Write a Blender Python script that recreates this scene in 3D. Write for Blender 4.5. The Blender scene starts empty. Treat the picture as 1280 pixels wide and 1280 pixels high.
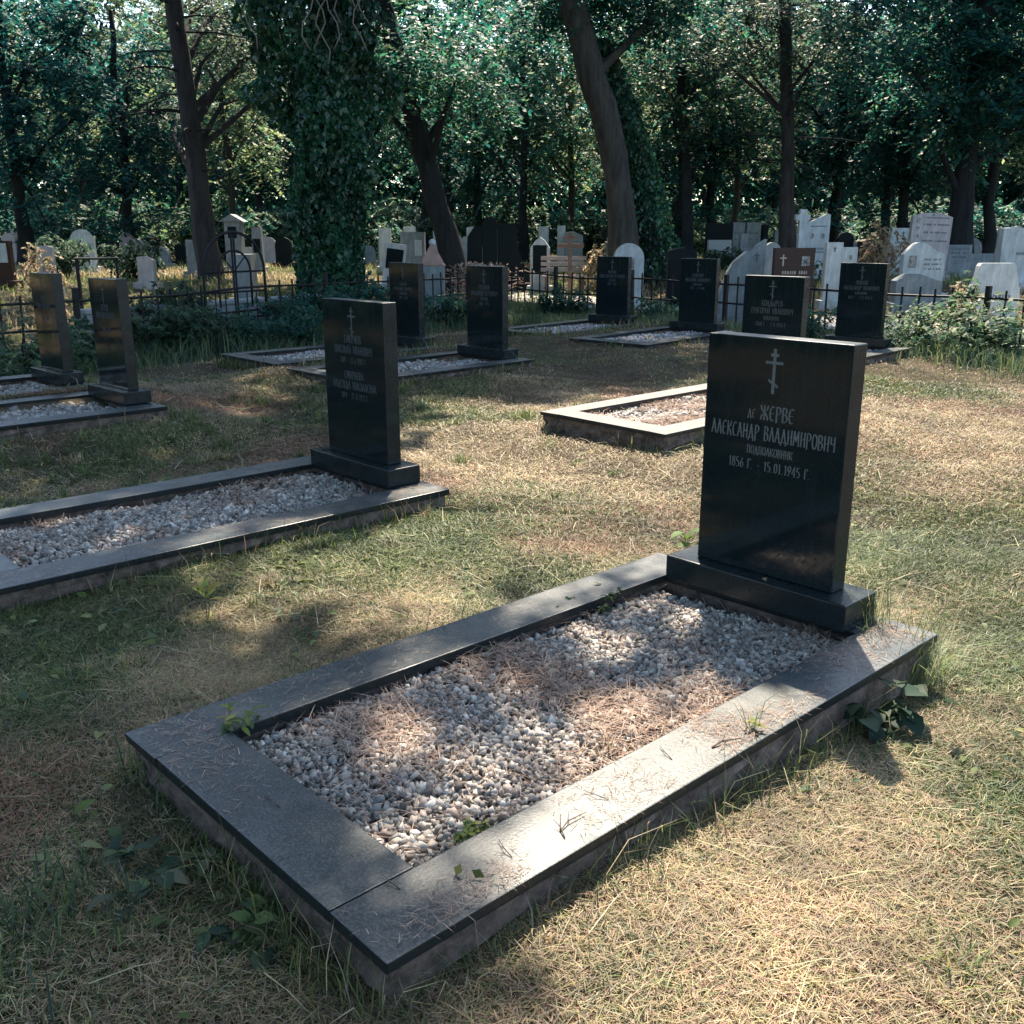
import bpy, bmesh, math, random
import numpy as np
from mathutils import Vector, Matrix, Quaternion
R = math.radians
rng = np.random.default_rng(7)
random.seed(7)
S = bpy.context.scene
COL = S.collection

# ------------------------------------------------------------------ camera
F, HZ, H = 1235.0, 290.0, 1.6
PIT = math.atan((640 - HZ) / F)
cam = bpy.data.objects.new('camera', bpy.data.cameras.new('camera'))
COL.objects.link(cam)
cam.location = (0, 0, H)
cam.rotation_euler = (R(90) - PIT, 0, 0)
cam.data.lens = F / 1280 * 36
cam.data.sensor_width = 36
cam.data.clip_end = 2000
S.camera = cam

def ray(px, py):
    x, y, z = (px - 640) / F, 1.0, (640 - py) / F
    c, s = math.cos(PIT), math.sin(PIT)
    return x, c * y + s * z, -s * y + c * z
def W(px, py, z=0.0):                     # point at height z
    d = ray(px, py); t = (z - H) / d[2]
    return Vector((d[0] * t, d[1] * t, z))
def AT(px, py, D):                        # point at distance D
    d = ray(px, py); t = D / d[1]
    return Vector((d[0] * t, D, H + d[2] * t))

# ------------------------------------------------------------------ light
SUN_EL, SUN_AZ = R(52), R(5.5)            # azimuth from +Y towards +X
sd = Vector((math.sin(SUN_AZ) * math.cos(SUN_EL), math.cos(SUN_AZ) * math.cos(SUN_EL), math.sin(SUN_EL)))
w = bpy.data.worlds.new('World'); S.world = w; w.use_nodes = True
nt = w.node_tree
sky = nt.nodes.new('ShaderNodeTexSky'); sky.sky_type = 'NISHITA'; sky.sun_disc = False
sky.sun_elevation = SUN_EL; sky.sun_rotation = SUN_AZ
bg = nt.nodes['Background']; bg.inputs['Strength'].default_value = 0.15
nt.links.new(sky.outputs[0], bg.inputs['Color'])
sun = bpy.data.objects.new('sun', bpy.data.lights.new('sun', 'SUN')); COL.objects.link(sun)
sun.data.energy = 5.0; sun.data.angle = R(0.53); sun.data.color = (1.0, 0.87, 0.70)
sun.rotation_euler = (-sd).to_track_quat('-Z', 'Y').to_euler()
sun.location = sd * 60
S.view_settings.view_transform = 'Standard'; S.view_settings.look = 'None'
S.view_settings.exposure = 1.42; S.view_settings.gamma = 1.0
try:
    S.cycles.max_bounces = 6; S.cycles.diffuse_bounces = 3; S.cycles.glossy_bounces = 3
    S.cycles.transmission_bounces = 4; S.cycles.sample_clamp_indirect = 6
except Exception: pass

# ------------------------------------------------------------------ materials
def mat(name):
    m = bpy.data.materials.new(name); m.use_nodes = True
    n = m.node_tree; p = n.nodes['Principled BSDF']
    return m, n, p
def N(n, t, **kw):
    o = n.nodes.new(t)
    for k, v in kw.items():
        if k in o.inputs.keys(): o.inputs[k].default_value = v
        else: setattr(o, k, v)
    return o
def ramp(n, fac, stops):
    r = n.nodes.new('ShaderNodeValToRGB')
    e = r.color_ramp.elements
    e[0].position, e[0].color = stops[0][0], (*stops[0][1], 1)
    e[1].position, e[1].color = stops[-1][0], (*stops[-1][1], 1)
    for p_, c_ in stops[1:-1]:
        k = e.new(p_); k.color = (*c_, 1)
    n.links.new(fac, r.inputs[0]); return r.outputs[0]
def noise(n, scale, detail=4, rough=.55, vec=None, stretch=None):
    t = N(n, 'ShaderNodeTexNoise', Scale=scale, Detail=detail, Roughness=rough)
    tc = n.nodes.new('ShaderNodeTexCoord'); v = tc.outputs['Object']
    if vec == 'gen': v = tc.outputs['Generated']
    if stretch:
        mp = n.nodes.new('ShaderNodeMapping'); mp.inputs['Scale'].default_value = stretch
        n.links.new(v, mp.inputs[0]); v = mp.outputs[0]
    n.links.new(v, t.inputs['Vector']); return t.outputs['Fac']
def bump(n, p, h, strength, dist):
    b = N(n, 'ShaderNodeBump', Strength=strength, Distance=dist)
    n.links.new(h, b.inputs['Height']); n.links.new(b.outputs[0], p.inputs['Normal'])

def stone(name, stops, scale, rough, bmp=.0, bscale=60, r2=None, spec=.5):
    m, n, p = mat(name)
    n.links.new(ramp(n, noise(n, scale, 6, .65), stops), p.inputs['Base Color'])
    p.inputs['Specular IOR Level'].default_value = spec
    if r2 is None: p.inputs['Roughness'].default_value = rough
    else:
        rr = ramp(n, noise(n, 9, 5, .6), [(.35, (rough,) * 3), (.7, (r2,) * 3)])
        n.links.new(rr, p.inputs['Roughness'])
    if bmp: bump(n, p, noise(n, bscale, 5, .7), bmp, .01)
    return m
M = {}
M['polished'] = stone('polished_black_granite', [(.3, (.006, .010, .011)), (.75, (.013, .020, .022))], 160, .05, r2=.13)
def polished():
    m, n, p = mat('polished_black_granite')
    a = ramp(n, noise(n, 160, 6, .65), [(.3, (.004, .009, .011)), (.75, (.010, .019, .022))])
    f = ramp(n, noise(n, 5, 6, .65, stretch=(3.5, 3.5, .5)), [(.52, (0, 0, 0)), (.85, (.007, .011, .012))])
    mx = N(n, 'ShaderNodeMix', data_type='RGBA', blend_type='ADD'); mx.inputs['Factor'].default_value = 1
    n.links.new(a, mx.inputs[6]); n.links.new(f, mx.inputs[7]); n.links.new(mx.outputs[2], p.inputs['Base Color'])
    n.links.new(ramp(n, noise(n, 5, 6, .65, stretch=(3.5, 3.5, .5)), [(.35, (.03,) * 3), (.75, (.14,) * 3)]), p.inputs['Roughness'])
    p.inputs['Specular IOR Level'].default_value = .45
    return m
M['polished'] = polished()
M['plinth'] = stone('black_granite_base', [(.3, (.005, .010, .012)), (.75, (.015, .024, .027))], 90, .18, r2=.36, spec=.35)
M['edge'] = stone('polished_slab_edge', [(.3, (.008, .012, .014)), (.75, (.022, .028, .030))], 60, .25, r2=.5, spec=.35)
def kerbmat():
    m, n, p = mat('weathered_black_granite')
    tc = n.nodes.new('ShaderNodeTexCoord'); oi = n.nodes.new('ShaderNodeObjectInfo'); ad = N(n, 'ShaderNodeVectorMath', operation='MULTIPLY_ADD'); ad.inputs[1].default_value = (7, 5, 3)
    n.links.new(oi.outputs['Random'], ad.inputs[0]); n.links.new(tc.outputs['Object'], ad.inputs[2])
    tn = N(n, 'ShaderNodeTexNoise', Scale=5.0, Detail=9, Roughness=.76); n.links.new(ad.outputs[0], tn.inputs['Vector'])
    a = ramp(n, tn.outputs['Fac'], [(.36, (.004, .013, .017)), (.49, (.011, .026, .032)), (.57, (.036, .044, .045)), (.64, (.060, .066, .064)), (.76, (.11, .105, .094))])
    f = ramp(n, noise(n, 150, 4, .7), [(.44, (0, 0, 0)), (.70, (.11, .11, .105))])
    mx = N(n, 'ShaderNodeMix', data_type='RGBA', blend_type='ADD'); mx.inputs['Factor'].default_value = .8
    n.links.new(a, mx.inputs[6]); n.links.new(f, mx.inputs[7]); n.links.new(mx.outputs[2], p.inputs['Base Color'])
    n.links.new(ramp(n, noise(n, 6, 7, .7), [(.3, (.27,) * 3), (.7, (.50,) * 3)]), p.inputs['Roughness'])
    p.inputs['Specular IOR Level'].default_value = .55
    bump(n, p, noise(n, 130, 4, .7), .25, .003)
    return m
M['kerb'] = kerbmat()
M['concrete'] = stone('rough_mortar', [(.32, (.035, .027, .022)), (.48, (.105, .076, .062)), (.62, (.17, .13, .11)), (.78, (.25, .205, .175))], 16, .95, 1.0, 45)
M['wall'] = stone('old_concrete', [(.25, (.16, .17, .17)), (.8, (.36, .37, .36))], 5, .9, .5, 25)
M['letters'] = stone('engraved_grey', [(.3, (.075, .09, .095)), (.7, (.15, .16, .16))], 120, .8)
M['letters_dim'] = stone('worn_engraving', [(.3, (.035, .045, .05)), (.7, (.085, .095, .10))], 90, .8)
M['marble'] = stone('white_marble', [(.25, (.42, .46, .47)), (.55, (.58, .61, .61)), (.85, (.68, .69, .68))], 3, .55, .1, 30)
M['pinkmarble'] = stone('warm_marble', [(.25, (.42, .37, .36)), (.8, (.62, .56, .54))], 3, .6, .1, 30)
M['greystone'] = stone('grey_stone', [(.25, (.17, .20, .215)), (.8, (.36, .39, .40))], 4, .7, .3, 30)
M['darkstone'] = stone('dark_stone', [(.25, (.002, .006, .007)), (.8, (.008, .015, .018))], 4, .5, .1, 30, spec=.1)
M['mosaic'] = stone('terrazzo', [(.3, (.16, .18, .185)), (.7, (.42, .44, .44))], 40, .8, .3, 60)
M['brownstone'] = stone('brown_granite', [(.3, (.030, .015, .012)), (.75, (.062, .032, .026))], 60, .45, spec=.25)
M['terracotta'] = stone('pink_clay', [(.3, (.30, .19, .165)), (.75, (.48, .33, .29))], 5, .8, .3, 30)
M['ink'] = stone('dark_lettering', [(.3, (.06, .065, .07)), (.7, (.14, .15, .15))], 60, .8)
M['gilt'] = stone('pale_gold_lettering', [(.3, (.34, .28, .22)), (.7, (.5, .42, .34))], 60, .6)
M['photo'] = stone('enamel_photo', [(.35, (.02, .022, .025)), (.65, (.30, .30, .30))], 12, .3)
M['iron'] = stone('black_painted_iron', [(.3, (.005, .006, .007)), (.75, (.018, .017, .017))], 30, .6, .2, 60, spec=.25)
M['wood'] = stone('weathered_wood', [(.3, (.10, .055, .035)), (.75, (.23, .135, .085))], 9, .8, .3, 40)
M['palewood'] = stone('pale_bench_wood', [(.3, (.25, .20, .165)), (.75, (.42, .35, .29))], 9, .8, .3, 40)

def barkmat(name, a, b):
    m, n, p = mat(name)
    f = noise(n, 7, 7, .7, stretch=(1, 1, .22))
    n.links.new(ramp(n, f, [(.28, a), (.72, b)]), p.inputs['Base Color'])
    p.inputs['Roughness'].default_value = .95; p.inputs['Specular IOR Level'].default_value = .2
    bump(n, p, noise(n, 14, 6, .7, stretch=(1, 1, .18)), 1.0, .06)
    return m
M['bark'] = barkmat('bark', (.017, .019, .017), (.088, .084, .072))
M['pinebark'] = barkmat('pine_bark', (.016, .018, .019), (.075, .068, .064))
M['darkbark'] = barkmat('dark_bark', (.007, .010, .011), (.030, .034, .035))
M['twig'] = barkmat('dry_twig', (.10, .07, .055), (.25, .19, .15))
M['vine'] = barkmat('pale_vine', (.16, .14, .12), (.30, .27, .23))

def vcmat(name, rough=.7, transl=0.0, spec=.3):
    m = bpy.data.materials.new(name); m.use_nodes = True; n = m.node_tree
    p = n.nodes['Principled BSDF']; out = n.nodes['Material Output']
    at = N(n, 'ShaderNodeAttribute', attribute_name='Col')
    n.links.new(at.outputs['Color'], p.inputs['Base Color'])
    p.inputs['Roughness'].default_value = rough; p.inputs['Specular IOR Level'].default_value = spec
    if transl:
        t = n.nodes.new('ShaderNodeBsdfTranslucent')
        hs = N(n, 'ShaderNodeHueSaturation', Hue=.485, Saturation=1.1, Value=1.5)
        n.links.new(at.outputs['Color'], hs.inputs['Color']); n.links.new(hs.outputs[0], t.inputs['Color'])
        ms = n.nodes.new('ShaderNodeMixShader'); ms.inputs[0].default_value = transl
        n.links.new(p.outputs[0], ms.inputs[1]); n.links.new(t.outputs[0], ms.inputs[2])
        n.links.new(ms.outputs[0], out.inputs['Surface'])
    return m
M['leaf'] = vcmat('leaf', .5, .52, .2)
M['weed'] = vcmat('weed_leaf', .62, .35, .22)
M['ivy'] = vcmat('ivy_leaf', .30, .22, .5)
M['grass'] = vcmat('grass_blade', .55, .30, .35)
M['straw'] = vcmat('dry_litter', .8, .12, .2)
M['pebble'] = vcmat('pebble', .75, 0, .3)

# ------------------------------------------------------------------ mesh helpers
def link(o, parent=None):
    COL.objects.link(o)
    if parent is not None: o.parent = parent
    return o
def npmesh(name, V, F4=None, F3=None, m=None, C=None, smooth=False):
    me = bpy.data.meshes.new(name)
    V = np.ascontiguousarray(V, dtype=np.float32)
    me.vertices.add(len(V)); me.vertices.foreach_set('co', V.ravel())
    parts, tot = [], []
    if F4 is not None and len(F4): parts.append(np.asarray(F4, np.int32).ravel()); tot.append(np.full(len(F4), 4, np.int32))
    if F3 is not None and len(F3): parts.append(np.asarray(F3, np.int32).ravel()); tot.append(np.full(len(F3), 3, np.int32))
    L = np.concatenate(parts); T = np.concatenate(tot)
    st = np.concatenate([[0], np.cumsum(T)[:-1]]).astype(np.int32)
    me.loops.add(len(L)); me.loops.foreach_set('vertex_index', L)
    me.polygons.add(len(T)); me.polygons.foreach_set('loop_start', st)
    try: me.polygons.foreach_set('loop_total', T)
    except Exception: pass
    if smooth: me.polygons.foreach_set('use_smooth', np.ones(len(T), bool))
    me.update(calc_edges=True)
    if C is not None:
        a = me.color_attributes.new('Col', 'FLOAT_COLOR', 'POINT')
        c4 = np.ones((len(V), 4), np.float32); c4[:, :3] = C
        a.data.foreach_set('color', c4.ravel())
    if m: me.materials.append(m)
    return me
def ob(name, me, parent=None, loc=None, rot=None):
    o = bpy.data.objects.new(name, me); link(o, parent)
    if loc is not None: o.location = loc
    if rot is not None: o.rotation_euler = rot
    return o
def tag(o, label, cat, group=None, kind=None):
    if label: o['label'] = label
    if cat: o['category'] = cat
    if group: o['group'] = group
    if kind: o['kind'] = kind
    return o
def thing(name, label, cat, loc=(0, 0, 0), rz=0, group=None, rx=0, ry=0):
    o = bpy.data.objects.new(name, None); link(o); o.empty_display_size = .2
    o.location = loc; o.rotation_euler = (rx, ry, rz)
    return tag(o, label, cat, group)
def bm_mesh(name, bm, m, smooth=False):
    me = bpy.data.meshes.new(name); bmesh.ops.recalc_face_normals(bm, faces=bm.faces)
    bm.to_mesh(me); bm.free()
    if smooth:
        for p in me.polygons: p.use_smooth = True
    if m: me.materials.append(m)
    return me
def add_box(bm, x0, x1, y0, y1, z0, z1, bev=0, seg=2, jit=0):
    b2 = bmesh.new()
    vs = [b2.verts.new((x, y, z)) for x in (x0, x1) for y in (y0, y1) for z in (z0, z1)]
    for f in ((0, 1, 3, 2), (4, 6, 7, 5), (0, 4, 5, 1), (2, 3, 7, 6), (0, 2, 6, 4), (1, 5, 7, 3)):
        b2.faces.new([vs[i] for i in f])
    if jit:
        for v in b2.verts: v.co += Vector((random.uniform(-jit, jit), random.uniform(-jit, jit), random.uniform(-jit, jit)))
    if bev: bmesh.ops.bevel(b2, geom=list(b2.edges), offset=bev, segments=seg, affect='EDGES', profile=.6)
    merge(bm, b2)
def merge(bm, b2):
    bmesh.ops.recalc_face_normals(b2, faces=b2.faces)
    mp = {}
    for v in b2.verts: mp[v] = bm.verts.new(v.co)
    for f in b2.faces: bm.faces.new([mp[v] for v in f.verts])
    b2.free()
def box_mesh(name, m, *a, **k):
    bm = bmesh.new(); add_box(bm, *a, **k); return bm_mesh(name, bm, m)
def prism(bm, pts, y0, y1, bev=0):           # outline in x,z pushed from y0 to y1
    b2 = bmesh.new()
    f = [b2.verts.new((x, y0, z)) for x, z in pts]; g = [b2.verts.new((x, y1, z)) for x, z in pts]
    b2.faces.new(f); b2.faces.new(g[::-1]); n = len(pts)
    for i in range(n): b2.faces.new((f[i], g[i], g[(i + 1) % n], f[(i + 1) % n]))
    if bev:
        ed = [e for e in b2.edges if (e.verts[0] in f and e.verts[1] in f) or (e.verts[0] in g and e.verts[1] in g)]
        bmesh.ops.bevel(b2, geom=ed, offset=bev, segments=2, affect='EDGES')
    merge(bm, b2)
def tube_arrays(path, rad, seg=8, wob=0, cap=True):
    path = [Vector(p) for p in path]; V = []; Fq = []; n = len(path)
    up = Vector((.13, 1, .07)).normalized()
    for i, p in enumerate(path):
        t = (path[min(i + 1, n - 1)] - path[max(i - 1, 0)]).normalized()
        a = t.cross(up)
        if a.length < .05: a = t.cross(Vector((1, 0, 0)))
        a.normalize(); b = t.cross(a)
        for k in range(seg):
            th = 2 * math.pi * k / seg
            r = rad[i] * (1 + (random.uniform(-wob, wob) if wob else 0))
            V.append(p + a * (r * math.cos(th)) + b * (r * math.sin(th)))
    for i in range(n - 1):
        for k in range(seg):
            Fq.append((i * seg + k, i * seg + (k + 1) % seg, (i + 1) * seg + (k + 1) % seg, (i + 1) * seg + k))
    if cap:
        for i0 in (0, (n - 1) * seg):
            c = len(V); V.append(path[0] if i0 == 0 else path[-1])
            for k in range(0, seg, 2):
                Fq.append((c, i0 + k, i0 + (k + 1) % seg, i0 + (k + 2) % seg))
    return np.array([tuple(v) for v in V]), np.array(Fq)
class Acc:
    def __init__(s): s.V = []; s.Q = []; s.n = 0; s.C = []
    def add(s, V, Q, c=None):
        s.V.append(V); s.Q.append(np.asarray(Q) + s.n); s.n += len(V)
        if c is not None: s.C.append(np.broadcast_to(np.asarray(c, float), (len(V), 3)))
    def tube(s, path, rad, seg=8, wob=0, c=None): s.add(*tube_arrays(path, rad, seg, wob), c)
    def mesh(s, name, m, smooth=True):
        return npmesh(name, np.concatenate(s.V), np.concatenate(s.Q), None, m, np.concatenate(s.C) if s.C else None, smooth)

def leaf_arrays(P, size, droop=.3, wid=.55, rg=None, A=None):
    rg = rg or rng; n = len(P)
    if A is None:
        a = rg.normal(size=(n, 3)); a[:, 2] -= droop * 2
        b = rg.normal(size=(n, 3))
    else:
        a = A + rg.normal(0, .35, (n, 3)); b = np.cross(a, np.array([0, 0, 1.0])) + rg.normal(0, .28, (n, 3))
    a /= np.linalg.norm(a, axis=1, keepdims=True)
    b -= (b * a).sum(1, keepdims=True) * a; b /= np.linalg.norm(b, axis=1, keepdims=True)
    c = np.cross(a, b); s = np.asarray(size).reshape(-1, 1) * np.ones((n, 1))
    v0 = P - a * s * .5; v2 = P + a * s * .5
    v1 = P - a * s * .08 + b * s * wid * .5 + c * s * .12; v3 = P - a * s * .08 - b * s * wid * .5 + c * s * .12
    V = np.stack([v0, v1, v2, v3], 1).reshape(-1, 3)
    return V, np.arange(n * 4).reshape(n, 4)
def bigleaf_arrays(B, A, size, wid, rg):
    n = len(B); a = A / np.linalg.norm(A, axis=1, keepdims=True); b = np.cross(a, np.array([0, 0, 1.0]) + rg.normal(0, .25, (n, 3))); b /= np.linalg.norm(b, axis=1, keepdims=True); c = np.cross(b, a)
    s = np.asarray(size).reshape(-1, 1); out = []
    for t, hw in ((0, .04), (.2, .36), (.48, .5), (.78, .32), (1, .03)):
        cen = B + a * s * t - c * s * (.35 * t * t) * 1.0
        for e in (-1, 0, 1): out.append(cen + b * s * wid * hw * e + c * s * .10 * abs(e) * hw * 2)
    V = np.stack(out, 1).reshape(-1, 3); q = []
    for i in range(4):
        for k in range(2): q.append((i * 3 + k, i * 3 + k + 1, i * 3 + k + 4, i * 3 + k + 3))
    return V, (np.array(q)[None] + (np.arange(n) * 15)[:, None, None]).reshape(-1, 4)
def pick(cols, n, var=.25, rg=None):
    rg = rg or rng; cols = np.asarray(cols, float)
    c = cols[rg.integers(0, len(cols), n)]
    return c * rg.uniform(1 - var, 1 + var, (n, 1))
def blades(P, az, length, lean, width, C, curl=.5, rg=None):
    """three-joint blades; lean = angle from vertical at base, curl adds towards the tip"""
    n = len(P); d = np.stack([np.cos(az), np.sin(az), np.zeros(n)], 1); s = np.stack([-np.sin(az), np.cos(az), np.zeros(n)], 1)
    L = length.reshape(-1, 1); wv = width.reshape(-1, 1)
    def dirv(th): return d * np.sin(th).reshape(-1, 1) + np.array([0, 0, 1]) * np.cos(th).reshape(-1, 1)
    m = P + dirv(lean) * L * .5; t = m + dirv(np.minimum(lean + curl, 1.75)) * L * .5
    V = np.stack([P - s * wv * .5, P + s * wv * .5, m + s * wv * .42, m - s * wv * .42, t], 1).reshape(-1, 3)
    i = np.arange(n).reshape(-1, 1) * 5
    return V, np.concatenate([i, i + 1, i + 2, i + 3], 1), np.concatenate([i + 3, i + 2, i + 4], 1), np.repeat(C, 5, 0)

# ------------------------------------------------------------------ smooth value noise (numpy)
def vnoise(x, y, sc, seed):
    g = np.random.default_rng(seed).random((64, 64)); x = np.asarray(x) * sc + 31.7; y = np.asarray(y) * sc + 17.3
    i, j = np.floor(x).astype(int), np.floor(y).astype(int); u, v = x - i, y - j
    u = u * u * (3 - 2 * u); v = v * v * (3 - 2 * v)
    q = lambda a, b: g[a % 64, b % 64]
    return (q(i, j) * (1 - u) + q(i + 1, j) * u) * (1 - v) + (q(i, j + 1) * (1 - u) + q(i + 1, j + 1) * u) * v
def sstep(a, b, x):
    t = np.clip((np.asarray(x, float) - a) / (b - a), 0, 1); return t * t * (3 - 2 * t)

# ------------------------------------------------------------------ plan of the plot
CORN = np.array([.2, 21.0]); LEFT_END = np.array([-9.4, 7.8]); RIGHT_END = np.array([9.9, 8.1])
dl = (LEFT_END - CORN) / np.linalg.norm(LEFT_END - CORN); dr = (RIGHT_END - CORN) / np.linalg.norm(RIGHT_END - CORN)
nl = np.array([dl[1], -dl[0]]); nr = np.array([-dr[1], dr[0]])
if nl[0] > 0: nl = -nl
if nr[0] < 0: nr = -nr
YAW = R(-47)
U2 = np.array([-math.sin(YAW), math.cos(YAW)]); X2 = np.array([math.cos(YAW), math.sin(YAW)])
ZK, ZP, ZT = .225, .33, 1.23
KX0, KX1, KY0, KY1 = -.635, .63, -2.235, .175
# stone front-bottom centres; (name, x, y, extra yaw deg, lean deg)
GRAVES = {
    'A': (.960, 3.605, 0, 0), 'B': (-.905, 5.665, 0, 0), 'C2': (-3.385, 8.375, 0, 1.5), 'C1': (-4.405, 9.485, 0, 1.5),
    'E3': (2.29, 8.86, 0, 0), 'D2': (-.315, 11.465, 1, 0), 'D1': (-1.365, 12.72, 0, 0),
    'E4': (4.345, 12.58, 3, 0), 'E2': (2.70, 14.73, 6, 0), 'E1': (1.58, 15.99, 6, 0)}

BUMP = {'A': .085, 'B': .11, 'E3': .055, 'C2': .135, 'C1': .10, 'D2': .12, 'D1': .11, 'E4': .12, 'E2': .125, 'E1': .11}
def outside(x, y):
    x = np.asarray(x, float); y = np.asarray(y, float)
    return np.maximum((x - CORN[0]) * nl[0] + (y - CORN[1]) * nl[1], (x - CORN[0]) * nr[0] + (y - CORN[1]) * nr[1])
def gh(x, y):
    d = outside(x, y)
    z = .55 * sstep(1.6, 8, d) + .004 * np.clip(d - 8, 0, 60) + 5 * sstep(58, 105, d)
    for (k_, (gx_, gy_, _a, _b)) in GRAVES.items():
        c_, s_ = math.cos(YAW), math.sin(YAW); a_ = (x - gx_) * c_ + (y - gy_) * s_; b_ = -(x - gx_) * s_ + (y - gy_) * c_
        q = np.maximum(np.maximum(KX0 - a_, a_ - KX1), np.maximum(KY0 - b_, b_ - KY1)); q = np.maximum(q, 0)
        z = z + BUMP[k_] * np.exp(-(q / .8) ** 2) * (1 if k_ != 'A' else (1 - .75 * sstep(-1.5, .2, b_)))
    return z + (vnoise(x, y, .9, 1) - .5) * .05 + (vnoise(x, y, .23, 2) - .5) * .06
# ------------------------------------------------------------------ ground
def grid_axis(knots):
    out = []
    for a, b, s in knots: out += list(np.arange(a, b, s))
    return np.array(out + [knots[-1][1]])
gx = grid_axis([(-260, -60, 20), (-60, -14, 2), (-14, 14, .25), (14, 60, 2), (60, 260, 20)])
gy = grid_axis([(-200, -20, 20), (-20, 0, 1), (0, 30, .25), (30, 70, 1), (70, 300, 20)])
XX, YY = np.meshgrid(gx, gy); ZZ = gh(XX, YY)
nx, ny = len(gx), len(gy)
ii = (np.arange(ny - 1)[:, None] * nx + np.arange(nx - 1)[None, :]).ravel()
Q = np.stack([ii, ii + 1, ii + nx + 1, ii + nx], 1)
m, n, p = mat('dry_turf')
c1 = ramp(n, noise(n, 2.2, 8, .72), [(.28, (.050, .046, .030)), (.46, (.115, .095, .060)), (.60, (.17, .135, .088)), (.78, (.085, .088, .045))])
c2 = ramp(n, noise(n, 60, 5, .7), [(.3, (.25, .25, .25)), (.7, (1.0, 1.0, 1.0))])
mx = N(n, 'ShaderNodeMix', data_type='RGBA', blend_type='MULTIPLY'); mx.inputs['Factor'].default_value = .8
n.links.new(c1, mx.inputs[6]); n.links.new(c2, mx.inputs[7]); n.links.new(mx.outputs[2], p.inputs['Base Color'])
p.inputs['Roughness'].default_value = 1; p.inputs['Specular IOR Level'].default_value = .1
bump(n, p, noise(n, 45, 6, .75), 1.0, .03); M['turf'] = m
g = ob('ground', npmesh('ground', np.stack([XX.ravel(), YY.ravel(), ZZ.ravel()], 1), Q, None, m, None, True))
tag(g, 'dry mown turf sloping up behind the iron fence', 'ground', kind='structure')

# pale gravel path beyond the corner of the fence
def strip(name, pts, wid, zoff, m, label):
    V, Fq = [], []
    pts = [Vector(q) for q in pts]
    for i, q in enumerate(pts):
        t = (pts[min(i + 1, len(pts) - 1)] - pts[max(i - 1, 0)]).normalized(); s = Vector((-t.y, t.x))
        for k in range(7):
            a = q + s * wid * (k / 6 - .5) * (1 + .12 * math.sin(i * 2.1 + k)); V.append((a.x, a.y, float(gh(a.x, a.y)) + zoff))
    for i in range(len(pts) - 1):
        for k in range(6): Fq.append((i * 7 + k, i * 7 + k + 1, i * 7 + k + 8, i * 7 + k + 7))
    o = ob(name, npmesh(name, np.array(V), np.array(Fq), None, m, None, True)); return tag(o, label, 'path', kind='structure')
M['path'] = stone('pale_gravel', [(.3, (.30, .27, .25)), (.7, (.46, .43, .41))], 12, .95, .8, 60)
def along(d, nn, s, off): q = CORN + d * s + nn * off; return (q[0], q[1])
strip('path', [along(dr, nr, s, 2.3) for s in np.arange(-8, 17, .5)], 1.7, .03, M['path'], 'pale gravel path running behind the iron fence')

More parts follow.
